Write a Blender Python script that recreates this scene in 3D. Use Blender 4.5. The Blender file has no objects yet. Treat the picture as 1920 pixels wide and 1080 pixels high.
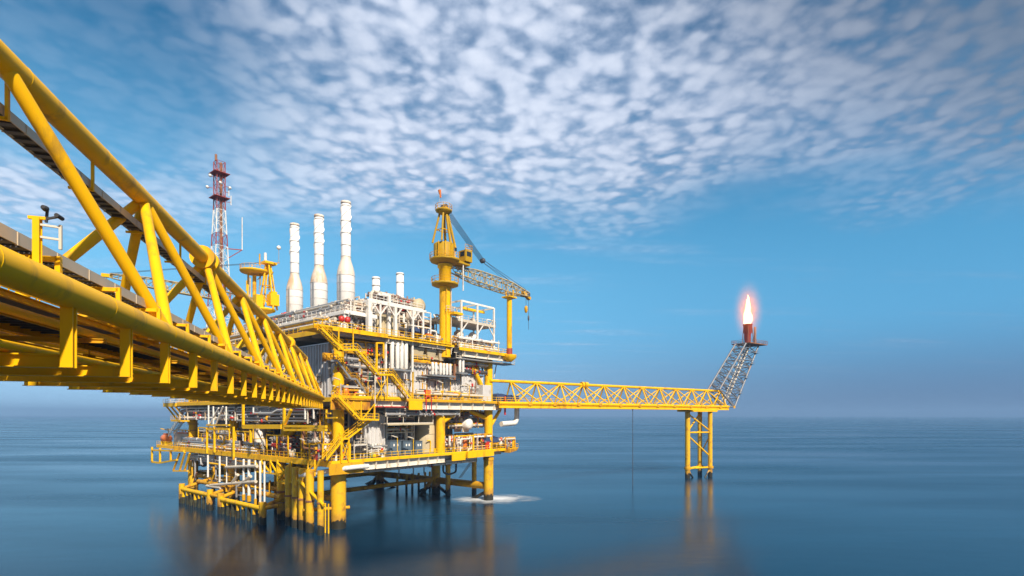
import bpy, math, random
from math import sin, cos, pi, radians, sqrt, atan2
from mathutils import Vector, Matrix

# ------------------------------------------------------------------ camera, sky, sun, exposure
S = bpy.context.scene
C = S.collection
CAM_H = 20.0
cam_d = bpy.data.cameras.new('camera'); cam = bpy.data.objects.new('camera', cam_d); C.objects.link(cam)
cam.location = (0, 0, CAM_H); cam.rotation_euler = (radians(90), 0, 0)
cam_d.sensor_width = 36; cam_d.lens = 18.75; cam_d.shift_y = 238 / 1920
cam_d.clip_start = .1; cam_d.clip_end = 60000
S.camera = cam
S.render.engine = 'CYCLES'
S.cycles.use_denoising = True
S.cycles.max_bounces = 6; S.cycles.transparent_max_bounces = 12; S.cycles.volume_bounces = 0
S.cycles.sample_clamp_indirect = 6
S.view_settings.view_transform = 'Standard'; S.view_settings.look = 'None'
S.view_settings.gamma = 1; S.view_settings.exposure = 0.55

SUN_AZ = radians(149)      # clockwise from +Y (view direction)
SUN_EL = radians(40)
sdir = Vector((sin(SUN_AZ) * cos(SUN_EL), cos(SUN_AZ) * cos(SUN_EL), sin(SUN_EL)))
sl = bpy.data.lights.new('sun', 'SUN'); sl.energy = 4.4; sl.angle = radians(1.6); sl.color = (1, .89, .74)
so = bpy.data.objects.new('sun', sl); C.objects.link(so)
so.rotation_euler = (-sdir).to_track_quat('-Z', 'Y').to_euler()

W = bpy.data.worlds.new('World'); S.world = W; W.use_nodes = True
def world():
    nt = W.node_tree; N = nt.nodes; L = nt.links; N.clear()
    def n(t, **k):
        x = N.new(t)
        for a, b in k.items(): setattr(x, a, b)
        return x
    def math_(op, a, b=None, c=None, clamp=False):
        x = n('ShaderNodeMath', operation=op, use_clamp=clamp)
        for i, v in enumerate((a, b, c)):
            if v is None: continue
            if isinstance(v, (int, float)): x.inputs[i].default_value = v
            else: L.new(v, x.inputs[i])
        return x.outputs[0]
    def ss(v, a, b):
        x = n('ShaderNodeMapRange', interpolation_type='SMOOTHSTEP'); L.new(v, x.inputs[0])
        x.inputs[1].default_value = a; x.inputs[2].default_value = b
        return x.outputs[0]
    sky = n('ShaderNodeTexSky', sky_type='NISHITA', sun_disc=False, sun_elevation=SUN_EL, sun_rotation=SUN_AZ,
            air_density=1.0, dust_density=.15, ozone_density=4.0, altitude=0)
    hs = n('ShaderNodeHueSaturation'); hs.inputs['Saturation'].default_value = 1.9; hs.inputs['Value'].default_value = 1.0
    hs.inputs['Hue'].default_value = .487
    L.new(sky.outputs[0], hs.inputs['Color'])
    bg = n('ShaderNodeBackground'); bg.inputs[1].default_value = 1.0
    tc = n('ShaderNodeTexCoord'); sp = n('ShaderNodeSeparateXYZ'); L.new(tc.outputs['Generated'], sp.inputs[0])
    z = math_('MAXIMUM', sp.outputs[2], .0)
    zz = math_('ADD', z, .05)
    px = math_('DIVIDE', sp.outputs[0], zz); py = math_('DIVIDE', sp.outputs[1], zz)
    cb = n('ShaderNodeCombineXYZ'); L.new(px, cb.inputs[0]); L.new(py, cb.inputs[1])
    P = cb.outputs[0]
    # clear sky, deepening to a grey-blue band of sea air low down (darker towards the right)
    sc = n('ShaderNodeVectorMath', operation='SCALE'); L.new(hs.outputs[0], sc.inputs[0]); sc.inputs['Scale'].default_value = .066
    side = ss(sp.outputs[0], -.6, .7)
    lowc = n('ShaderNodeMix', data_type='RGBA'); L.new(side, lowc.inputs[0])
    lowc.inputs[6].default_value = (.30, .50, .70, 1); lowc.inputs[7].default_value = (.085, .150, .262, 1)
    midc = n('ShaderNodeMix', data_type='RGBA'); L.new(side, midc.inputs[0])
    midc.inputs[6].default_value = (.165, .45, .70, 1); midc.inputs[7].default_value = (.085, .29, .50, 1)
    l1 = n('ShaderNodeMix', data_type='RGBA'); L.new(ss(z, .0, .17), l1.inputs[0]); L.new(lowc.outputs[2], l1.inputs[6]); L.new(midc.outputs[2], l1.inputs[7])
    l2 = n('ShaderNodeMix', data_type='RGBA'); L.new(ss(z, .10, .62), l2.inputs[0]); L.new(l1.outputs[2], l2.inputs[6]); L.new(sc.outputs[0], l2.inputs[7])
    L.new(l2.outputs[2], bg.inputs[0])
    # gentle warp of the coordinates
    wn = n('ShaderNodeTexNoise'); wn.inputs['Scale'].default_value = 5; wn.inputs['Detail'].default_value = 2; L.new(P, wn.inputs['Vector'])
    wv = n('ShaderNodeVectorMath', operation='MULTIPLY_ADD'); L.new(wn.outputs['Color'], wv.inputs[0])
    wv.inputs[1].default_value = (.10, .10, 0); L.new(P, wv.inputs[2])
    vo = n('ShaderNodeTexVoronoi', feature='SMOOTH_F1'); vo.inputs['Scale'].default_value = 16
    vo.inputs['Smoothness'].default_value = 1; L.new(wv.outputs[0], vo.inputs['Vector'])
    cell = ss(vo.outputs['Distance'], .62, .12)
    vo2 = n('ShaderNodeTexVoronoi', feature='SMOOTH_F1'); vo2.inputs['Scale'].default_value = 27
    vo2.inputs['Smoothness'].default_value = .8; L.new(wv.outputs[0], vo2.inputs['Vector'])
    cell2 = ss(vo2.outputs['Distance'], .65, .1)
    nz = n('ShaderNodeTexNoise'); nz.inputs['Scale'].default_value = 9; nz.inputs['Detail'].default_value = 7
    nz.inputs['Roughness'].default_value = .62; L.new(P, nz.inputs['Vector'])
    big = n('ShaderNodeTexNoise'); big.inputs['Scale'].default_value = 1.5; big.inputs['Detail'].default_value = 3; L.new(P, big.inputs['Vector'])
    # where the cloud sheet lies (in sky-plane coordinates)
    edge = math_('ADD', math_('ADD', py, math_('MULTIPLY', ss(sp.outputs[0], .05, .6), .42)), math_('MULTIPLY', math_('SUBTRACT', big.outputs['Fac'], .5), 1.3))
    far = ss(edge, 2.75, 1.85)
    # hole of clear sky at upper left
    hx = math_('ADD', px, 1.25); hy = math_('SUBTRACT', py, 1.30)
    hd = math_('SQRT', math_('ADD', math_('MULTIPLY', hx, hx), math_('MULTIPLY', math_('MULTIPLY', hy, hy), .8)))
    hd = math_('ADD', hd, math_('MULTIPLY', math_('SUBTRACT', big.outputs['Fac'], .5), .5))
    hole = ss(hd, .38, .95)
    hole = math_('MULTIPLY_ADD', hole, .88, .12)
    mask = math_('MULTIPLY', far, hole)
    body = math_('ADD', math_('MULTIPLY', cell, .50), math_('ADD', math_('MULTIPLY', cell2, .22), math_('MULTIPLY', math_('SUBTRACT', nz.outputs['Fac'], .5), 1.1)))
    body = math_('ADD', body, math_('MULTIPLY', math_('SUBTRACT', big.outputs['Fac'], .45), .9))
    dens = ss(body, -.55, .42)
    cov = math_('MULTIPLY', dens, mask, clamp=True)
    # thin high streaks elsewhere
    st = n('ShaderNodeMapping'); st.inputs['Scale'].default_value = (.5, 2.2, 1); L.new(P, st.inputs['Vector'])
    sn = n('ShaderNodeTexNoise'); sn.inputs['Scale'].default_value = 1.3; sn.inputs['Detail'].default_value = 6; L.new(st.outputs[0], sn.inputs['Vector'])
    streak = math_('MULTIPLY', ss(sn.outputs['Fac'], .52, .8), .35)
    cov = math_('MAXIMUM', cov, math_('MULTIPLY', math_('MULTIPLY', streak, hole), ss(z, .02, .12)))
    cov = math_('MULTIPLY', cov, .95)
    # lit tops and greyer, thicker parts up to the right
    grey = ss(math_('ADD', math_('MULTIPLY', px, .5), math_('MULTIPLY', py, -.9)), -1.15, -.38)
    cr = n('ShaderNodeMix', data_type='RGBA'); L.new(ss(body, -.25, .85), cr.inputs[0])
    cr.inputs[6].default_value = (.30, .40, .58, 1); cr.inputs[7].default_value = (.68, .74, .87, 1)
    cg = n('ShaderNodeMix', data_type='RGBA'); L.new(math_('MULTIPLY', grey, .82), cg.inputs[0])
    L.new(cr.outputs[2], cg.inputs[6]); cg.inputs[7].default_value = (.20, .225, .27, 1)
    bc = n('ShaderNodeBackground'); bc.inputs[1].default_value = .82
    dim = n('ShaderNodeMix', data_type='RGBA', blend_type='MULTIPLY'); L.new(ss(sp.outputs[0], .0, .62), dim.inputs[0])
    L.new(cg.outputs[2], dim.inputs[6]); dim.inputs[7].default_value = (.60, .64, .70, 1); L.new(dim.outputs[2], bc.inputs[0])
    cov = math_('MULTIPLY', cov, math_('SUBTRACT', 1.0, math_('MULTIPLY', ss(sp.outputs[0], .1, .7), .18)))
    mx = n('ShaderNodeMixShader'); L.new(cov, mx.inputs[0]); L.new(bg.outputs[0], mx.inputs[1]); L.new(bc.outputs[0], mx.inputs[2])
    out = n('ShaderNodeOutputWorld'); L.new(mx.outputs[0], out.inputs[0])
world()

# ------------------------------------------------------------------ materials
def mat(name, col, rough=.5, metal=0, var=.12, nscale=1.5, dirt=None, dirt_amt=.0, bump=0, spec=.5, dscale=.6, emit=None):
    m = bpy.data.materials.new(name); m.use_nodes = True
    nt = m.node_tree; N = nt.nodes; L = nt.links
    b = N['Principled BSDF']; b.inputs['Roughness'].default_value = rough; b.inputs['Metallic'].default_value = metal
    b.inputs['Specular IOR Level'].default_value = spec
    tc = N.new('ShaderNodeNewGeometry')
    no = N.new('ShaderNodeTexNoise'); no.inputs['Scale'].default_value = nscale; no.inputs['Detail'].default_value = 5
    L.new(tc.outputs['Position'], no.inputs['Vector'])
    hi = tuple(min(1, c * (1 + var)) for c in col); lo = tuple(c * (1 - var) for c in col)
    mx = N.new('ShaderNodeMix'); mx.data_type = 'RGBA'; L.new(no.outputs['Fac'], mx.inputs[0])
    mx.inputs[6].default_value = (*lo, 1); mx.inputs[7].default_value = (*hi, 1)
    src = mx.outputs[2]
    if dirt:
        mp = N.new('ShaderNodeMapping'); mp.inputs['Scale'].default_value = (1, 1, .35); L.new(tc.outputs['Position'], mp.inputs['Vector'])
        n2 = N.new('ShaderNodeTexNoise'); n2.inputs['Scale'].default_value = dscale; n2.inputs['Detail'].default_value = 8
        n2.inputs['Roughness'].default_value = .65; L.new(mp.outputs[0], n2.inputs['Vector'])
        r = N.new('ShaderNodeMapRange'); r.interpolation_type = 'SMOOTHSTEP'; L.new(n2.outputs['Fac'], r.inputs[0])
        r.inputs[1].default_value = .62 - dirt_amt * .3; r.inputs[2].default_value = .75 - dirt_amt * .2; r.inputs[4].default_value = .8
        m2 = N.new('ShaderNodeMix'); m2.data_type = 'RGBA'; L.new(r.outputs[0], m2.inputs[0]); L.new(src, m2.inputs[6])
        m2.inputs[7].default_value = (*dirt, 1); src = m2.outputs[2]
    L.new(src, b.inputs['Base Color'])
    if bump:
        bp = N.new('ShaderNodeBump'); bp.inputs['Strength'].default_value = bump; bp.inputs['Distance'].default_value = .05
        L.new(no.outputs['Fac'], bp.inputs['Height']); L.new(bp.outputs[0], b.inputs['Normal'])
    return m
RUST = (.30, .10, .03)
M = {}
M['ochre'] = mat('ochre_crane_paint', (.46, .27, .006), .55, spec=.25, dirt=(.36, .22, .03), dirt_amt=.25)
M['yellow'] = mat('yellow_paint', (.88, .50, .003), .5, spec=.22, dirt=(.48, .22, .02), dirt_amt=.3, dscale=.45)
M['ypipe'] = mat('bridge_yellow_paint', (.94, .49, .003), .5, spec=.2, dirt=(.50, .27, .03), dirt_amt=.32, dscale=1.1, nscale=.8)
M['ydirty'] = mat('weathered_yellow_paint', (.68, .35, .010), .55, spec=.25, dirt=RUST, dirt_amt=.45)
M['cream'] = mat('cream_paint', (.62, .55, .44), .5, dirt=(.36, .24, .13), dirt_amt=.2)
M['bracket'] = mat('sun_lightened_bracket_cream', (.80, .73, .61), .5, dirt=(.5, .36, .22), dirt_amt=.1)  # cream lightened to put sunlight into the colour of the shaded brackets
M['cone'] = mat('heat_stained_white', (.76, .66, .55), .5, dirt=(.60, .36, .18), dirt_amt=.6, dscale=.5)
M['boomp'] = mat('boom_paint', (.50, .38, .16), .5, dirt=(.2, .2, .22), dirt_amt=.6, dscale=1.2)
M['white'] = mat('white_paint', (.82, .79, .73), .4, dirt=(.50, .36, .24), dirt_amt=.12)
M['bright'] = mat('clean_white_paint', (.81, .78, .72), .45, var=.08, dirt=(.52, .40, .28), dirt_amt=.25, dscale=1.2)
M['stackw'] = mat('stack_white', (.84, .82, .79), .45, var=.05, dirt=(.62, .46, .34), dirt_amt=.12, dscale=.4)
M['stained'] = mat('stained_white', (.74, .66, .56), .5, dirt=(.52, .32, .18), dirt_amt=.5, dscale=.5)
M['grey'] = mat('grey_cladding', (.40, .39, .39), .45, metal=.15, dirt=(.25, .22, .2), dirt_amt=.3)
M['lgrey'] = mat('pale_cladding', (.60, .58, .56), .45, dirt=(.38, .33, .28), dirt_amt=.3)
M['gsteel'] = mat('weathered_galvanised_steel', (.24, .25, .27), .5, metal=.3, dirt=(.3, .16, .1), dirt_amt=.3)
M['steel'] = mat('galvanised_steel', (.42, .42, .41), .42, metal=.6)
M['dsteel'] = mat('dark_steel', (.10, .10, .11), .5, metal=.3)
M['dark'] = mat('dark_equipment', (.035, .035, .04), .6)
M['grate'] = mat('grating_steel', (.20, .195, .19), .6, metal=.3)
M['tray'] = mat('cable_tray_steel', (.60, .50, .36), .5, metal=.25)
M['red'] = mat('red_paint', (.55, .03, .02), .4)
M['orange'] = mat('orange_paint', (.80, .20, .03), .4)
M['rust'] = mat('rusted_steel', (.30, .13, .06), .7, dirt=(.12, .05, .03), dirt_amt=.5)
M['rrust'] = mat('lagged_brown_duct', (.30, .19, .15), .6, dirt=(.2, .1, .07), dirt_amt=.4)
M['blue'] = mat('navy_tarpaulin', (.03, .055, .14), .6, bump=.4)
M['slate'] = mat('slate_grey_paint', (.10, .14, .18), .5)
M['green'] = mat('green_paint', (.05, .22, .10), .5)
M['wet'] = mat('marine_growth', (.022, .022, .014), .75, dirt=(.09, .09, .03), dirt_amt=.5, dscale=3, bump=.8)
M['glass'] = mat('cab_glass', (.02, .03, .04), .08)
M['tread'] = mat('stair_tread', (.22, .20, .17), .6, metal=.2)
M['khaki'] = mat('buff_panel', (.52, .43, .27), .55, dirt=(.35, .27, .15), dirt_amt=.3)
M['rope'] = mat('dark_wire_rope', (.06, .06, .07), .6)
M['brick'] = mat('red_oxide_and_flamelit_red', (.33, .05, .035), .5)  # red paint, and the flame-lit red of the burner

def layered_leg():
    # paint that gives way to growth just above the waterline
    m = bpy.data.materials.new('leg_paint_with_tide_line'); m.use_nodes = True
    nt = m.node_tree; N = nt.nodes; L = nt.links; b = N['Principled BSDF']
    g = N.new('ShaderNodeNewGeometry'); sp = N.new('ShaderNodeSeparateXYZ'); L.new(g.outputs['Position'], sp.inputs[0])
    no = N.new('ShaderNodeTexNoise'); no.inputs['Scale'].default_value = 1.1; no.inputs['Detail'].default_value = 8; L.new(g.outputs['Position'], no.inputs['Vector'])
    ad = N.new('ShaderNodeMath'); ad.operation = 'MULTIPLY_ADD'; L.new(no.outputs['Fac'], ad.inputs[0]); ad.inputs[1].default_value = -3.4; L.new(sp.outputs[2], ad.inputs[2])
    r = N.new('ShaderNodeMapRange'); L.new(ad.outputs[0], r.inputs[0]); r.inputs[1].default_value = -.35; r.inputs[2].default_value = .0
    n2 = N.new('ShaderNodeTexNoise'); n2.inputs['Scale'].default_value = .7; n2.inputs['Detail'].default_value = 8; L.new(g.outputs['Position'], n2.inputs['Vector'])
    r2 = N.new('ShaderNodeMapRange'); L.new(n2.outputs['Fac'], r2.inputs[0]); r2.inputs[1].default_value = .52; r2.inputs[2].default_value = .66; r2.inputs[4].default_value = .75
    a = N.new('ShaderNodeMix'); a.data_type = 'RGBA'; L.new(r2.outputs[0], a.inputs[0]); a.inputs[6].default_value = (.80, .46, .008, 1); a.inputs[7].default_value = (.42, .17, .03, 1)
    r3 = N.new('ShaderNodeMapRange'); r3.interpolation_type = 'SMOOTHSTEP'; L.new(ad.outputs[0], r3.inputs[0]); r3.inputs[1].default_value = 2.2; r3.inputs[2].default_value = -.3; r3.inputs[4].default_value = .7
    a2 = N.new('ShaderNodeMix'); a2.data_type = 'RGBA'; L.new(r3.outputs[0], a2.inputs[0]); L.new(a.outputs[2], a2.inputs[6]); a2.inputs[7].default_value = (.34, .15, .035, 1); a = a2
    c = N.new('ShaderNodeMix'); c.data_type = 'RGBA'; L.new(r.outputs[0], c.inputs[0]); c.inputs[6].default_value = (.028, .026, .016, 1); L.new(a.outputs[2], c.inputs[7])
    L.new(c.outputs[2], b.inputs['Base Color']); b.inputs['Roughness'].default_value = .45
    return m
M['leg'] = layered_leg()

def sea_mat():
    m = bpy.data.materials.new('sea_water'); m.use_nodes = True
    nt = m.node_tree; N = nt.nodes; L = nt.links; b = N['Principled BSDF']
    g = N.new('ShaderNodeNewGeometry')
    mp = N.new('ShaderNodeMapping'); mp.inputs['Scale'].default_value = (.006, .028, 1); mp.inputs['Rotation'].default_value = (0, 0, -.10); L.new(g.outputs['Position'], mp.inputs['Vector'])
    n1 = N.new('ShaderNodeTexNoise'); n1.inputs['Scale'].default_value = 1; n1.inputs['Detail'].default_value = 5; L.new(mp.outputs[0], n1.inputs['Vector'])
    cr = N.new('ShaderNodeMix'); cr.data_type = 'RGBA'; L.new(n1.outputs['Fac'], cr.inputs[0])
    cr.inputs[6].default_value = (.0005, .004, .013, 1); cr.inputs[7].default_value = (.003, .042, .090, 1)
    L.new(cr.outputs[2], b.inputs['Base Color'])
    rr = N.new('ShaderNodeMapRange'); L.new(n1.outputs['Fac'], rr.inputs[0]); rr.inputs[1].default_value = .3; rr.inputs[2].default_value = .7; rr.inputs[3].default_value = .11; rr.inputs[4].default_value = .34
    L.new(rr.outputs[0], b.inputs['Roughness'])
    b.inputs['IOR'].default_value = 1.333
    n2 = N.new('ShaderNodeTexNoise'); n2.inputs['Scale'].default_value = .35; n2.inputs['Detail'].default_value = 4
    mp2 = N.new('ShaderNodeMapping'); mp2.inputs['Scale'].default_value = (.5, 1.2, 1); L.new(g.outputs['Position'], mp2.inputs['Vector']); L.new(mp2.outputs[0], n2.inputs['Vector'])
    bp = N.new('ShaderNodeBump'); bp.inputs['Strength'].default_value = .22; bp.inputs['Distance'].default_value = .12
    L.new(n2.outputs['Fac'], bp.inputs['Height']); L.new(bp.outputs[0], b.inputs['Normal'])
    return m
M['sea'] = sea_mat()

# ------------------------------------------------------------------ mesh builder
def V(*a): return Vector(a)
class MB:
    def __init__(s): s.v = []; s.f = []; s.sm = []
    def add(s, vs, fs, smooth=False):
        o = len(s.v); s.v += [tuple(x) for x in vs]
        for f in fs: s.f.append(tuple(i + o for i in f)); s.sm.append(smooth)
        return s
    def hexa(s, a):   # 8 points: bottom ring 0-3, top ring 4-7
        return s.add(a, [(3, 2, 1, 0), (4, 5, 6, 7), (0, 1, 5, 4), (1, 2, 6, 5), (2, 3, 7, 6), (3, 0, 4, 7)])
    def box(s, x0, x1, y0, y1, z0, z1):
        return s.hexa([(x0, y0, z0), (x1, y0, z0), (x1, y1, z0), (x0, y1, z0), (x0, y0, z1), (x1, y0, z1), (x1, y1, z1), (x0, y1, z1)])
    def bar(s, p, q, w, h=None, up=(0, 0, 1)):   # square bar
        p = Vector(p); q = Vector(q); d = (q - p)
        if d.length < 1e-5: return s
        d.normalize(); up = Vector(up)
        if abs(d.dot(up)) > .98: up = Vector((0, 1, 0))
        a = d.cross(up).normalized(); b = a.cross(d); h = h or w
        a = a * w / 2; b = b * h / 2
        return s.hexa([p - a - b, p + a - b, q + a - b, q - a - b, p - a + b, p + a + b, q + a + b, q - a + b])
    def ibeam(s, p, q, w, h, t=.03, up=(0, 0, 1)):
        p = Vector(p); q = Vector(q); d = (q - p).normalized(); up = Vector(up)
        if abs(d.dot(up)) > .98: up = Vector((0, 1, 0))
        a = d.cross(up).normalized(); b = a.cross(d)
        s.bar(p + b * (h / 2 - t / 2), q + b * (h / 2 - t / 2), w, t, up)
        s.bar(p - b * (h / 2 - t / 2), q - b * (h / 2 - t / 2), w, t, up)
        return s.bar(p, q, t, h - 2 * t, up)
    def cyl(s, p, q, r, r2=None, n=10, caps=True):
        p = Vector(p); q = Vector(q); d = q - p
        if d.length < 1e-5: return s
        d.normalize(); r2 = r if r2 is None else r2
        up = Vector((0, 0, 1)) if abs(d.z) < .9 else Vector((1, 0, 0))
        a = d.cross(up).normalized(); b = a.cross(d)
        vs = []
        for c, rr in ((p, r), (q, r2)):
            for i in range(n):
                t = 2 * pi * i / n; vs.append(c + a * (cos(t) * rr) + b * (sin(t) * rr))
        s.add(vs, [(i, i + n, (i + 1) % n + n, (i + 1) % n) for i in range(n)], True)
        if caps: s.add(vs, [tuple(range(n)), tuple(range(2 * n - 1, n - 1, -1))])
        return s
    def tube(s, pts, r, n=8):      # pipe with rounded elbows
        pts = [Vector(p) for p in pts]; out = [pts[0]]
        for i in range(1, len(pts) - 1):
            a, b, c = pts[i - 1], pts[i], pts[i + 1]
            k = min(r * 2.5, (b - a).length * .45, (c - b).length * .45)
            p0 = b + (a - b).normalized() * k; p1 = b + (c - b).normalized() * k
            for t in (0, .33, .67, 1): out.append(p0 * (1 - t) ** 2 + b * 2 * t * (1 - t) + p1 * t * t)
        out.append(pts[-1]); vs = []; ref = None
        for i, p in enumerate(out):
            d = (out[min(i + 1, len(out) - 1)] - out[max(i - 1, 0)]).normalized()
            if ref is None:
                up = Vector((0, 0, 1)) if abs(d.z) < .9 else Vector((1, 0, 0)); ref = d.cross(up).normalized()
            a = (ref - d * ref.dot(d))
            a = a.normalized() if a.length > 1e-4 else d.orthogonal().normalized()
            ref = a; b = a.cross(d)
            for k in range(n):
                t = 2 * pi * k / n; vs.append(p + a * (cos(t) * r) + b * (sin(t) * r))
        m = len(out)
        s.add(vs, [(j * n + i, j * n + n + i, j * n + n + (i + 1) % n, j * n + (i + 1) % n) for j in range(m - 1) for i in range(n)], True)
        s.add(vs, [tuple(range(n)), tuple(range(m * n - 1, (m - 1) * n - 1, -1))])
        return s
    def lathe(s, c, prof, n=24, ax='z'):   # profile of (radius, height)
        c = Vector(c); vs = []
        for r, h in prof:
            for i in range(n):
                t = 2 * pi * i / n; u, w = cos(t) * r, sin(t) * r
                vs.append(c + (Vector((u, w, h)) if ax == 'z' else Vector((h, u, w)) if ax == 'x' else Vector((w, h, u))))
        m = len(prof)
        s.add(vs, [(j * n + i, j * n + (i + 1) % n, j * n + n + (i + 1) % n, j * n + n + i) for j in range(m - 1) for i in range(n)], True)
        s.add(vs, [tuple(range(n - 1, -1, -1)), tuple(range((m - 1) * n, m * n))])
        return s
    def corr(s, p, q, z0, z1, nrm, pitch=.5, dep=.12):   # corrugated sheet from p to q (xy), ribs towards nrm
        p = Vector((p[0], p[1], 0)); q = Vector((q[0], q[1], 0)); nrm = Vector((nrm[0], nrm[1], 0)).normalized()
        L = (q - p).length; k = max(1, int(L / pitch)); st = (q - p) / k; pr = []
        for i in range(k):
            for f, o in ((0, 0), (.35, 0), (.5, 1), (.85, 1)): pr.append(p + st * (i + f) + nrm * dep * o)
        pr.append(q); vs = []
        for a in pr: vs.append((a.x, a.y, z0)); vs.append((a.x, a.y, z1))
        fs = [(2 * i, 2 * i + 2, 2 * i + 3, 2 * i + 1) for i in range(len(pr) - 1)]
        s.add(vs, fs)
        return s
    def build(s, name, m, parent=None):
        me = bpy.data.meshes.new(name)
        off = parent['_b'] if parent is not None and '_b' in parent else (0, 0, 0)
        me.from_pydata([(x - off[0], y - off[1], z - off[2]) for x, y, z in s.v], [], s.f)
        me.polygons.foreach_set('use_smooth', s.sm)
        me.materials.append(M[m] if isinstance(m, str) else m)
        me.update()
        o = bpy.data.objects.new(name, me); C.objects.link(o)
        if parent is not None: o.parent = parent; o['_b'] = off
        return o

class Frame:
    def __init__(s, x, y, rot): s.x, s.y, s.r = x, y, rot
    def w(s, p): c, k = cos(s.r), sin(s.r); return Vector((s.x + p[0] * c - p[1] * k, s.y + p[0] * k + p[1] * c, p[2]))
WORLD = Frame(0, 0, 0)
PLAT = Frame(-30.7, 94.3, atan2(.777, .629))        # x along the right-hand face, y along the left-hand face
BR = Frame(0, 0, atan2(.963, -.268))                # x along the near bridge
FB = Frame(-4.4, 125, radians(36))                  # x along the flare bridge

used_labels = set()
def thing(name, label, cat, base, fr=PLAT, group=None):
    o = bpy.data.objects.new(name, None); C.objects.link(o); o.empty_display_size = .5
    o.location = fr.w(base); o.rotation_euler = (0, 0, fr.r)
    o['label'] = label; o['category'] = cat; o['_b'] = tuple(float(x) for x in base)
    if group: o['group'] = group
    return o
def single(mb, name, m, label, cat, base, fr=PLAT, group=None):   # a thing that is one mesh
    d = {'_b': tuple(float(x) for x in base)}
    me = bpy.data.meshes.new(name); b = base
    me.from_pydata([(x - b[0], y - b[1], z - b[2]) for x, y, z in mb.v], [], mb.f)
    me.polygons.foreach_set('use_smooth', mb.sm); me.materials.append(M[m] if isinstance(m, str) else m)
    o = bpy.data.objects.new(name, me); C.objects.link(o); o.location = fr.w(base); o.rotation_euler = (0, 0, fr.r)
    o['label'] = label; o['category'] = cat
    if group: o['group'] = group
    return o

# measured positions: a picture position on the plane v = const (right-hand face) or u = const (left-hand face)
U_, V_, A_ = (.629, .777), (-.777, .629), (-30.7, 94.3)
def R(px, py, v=-2.6):
    k = (px - 960) / 1000; bx = A_[0] + v * V_[0]; by = A_[1] + v * V_[1]
    u = (k * by - bx) / (U_[0] - k * U_[1]); Y = by + u * U_[1]
    return V(u, v, CAM_H + (778 - py) * Y / 1000)
def Lf(px, py, u=-3):
    k = (px - 960) / 1000; bx = A_[0] + u * U_[0]; by = A_[1] + u * U_[1]
    v = (k * by - bx) / (V_[0] - k * V_[1]); Y = by + v * V_[1]
    return V(u, v, CAM_H + (778 - py) * Y / 1000)

# ------------------------------------------------------------------ sea
mb = MB(); n = 96; rings = [0, 60, 120, 180, 260, 400, 700, 1300, 2600, 6000, 14000]
mb.add([(0, 0, 0)], [])
for r in rings[1:]:
    for i in range(n): mb.v.append((r * cos(2 * pi * i / n), 100 + r * sin(2 * pi * i / n), 0))
fs = [(0, 1 + i, 1 + (i + 1) % n) for i in range(n)]
for k in range(len(rings) - 2):
    a = 1 + k * n; b = a + n
    fs += [(a + i, b + i, b + (i + 1) % n, a + (i + 1) % n) for i in range(n)]
mb.f += fs; mb.sm += [False] * len(fs); mb.v[0] = (0, 100, 0)
sea = mb.build('sea', 'sea'); sea['kind'] = 'structure'

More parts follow.
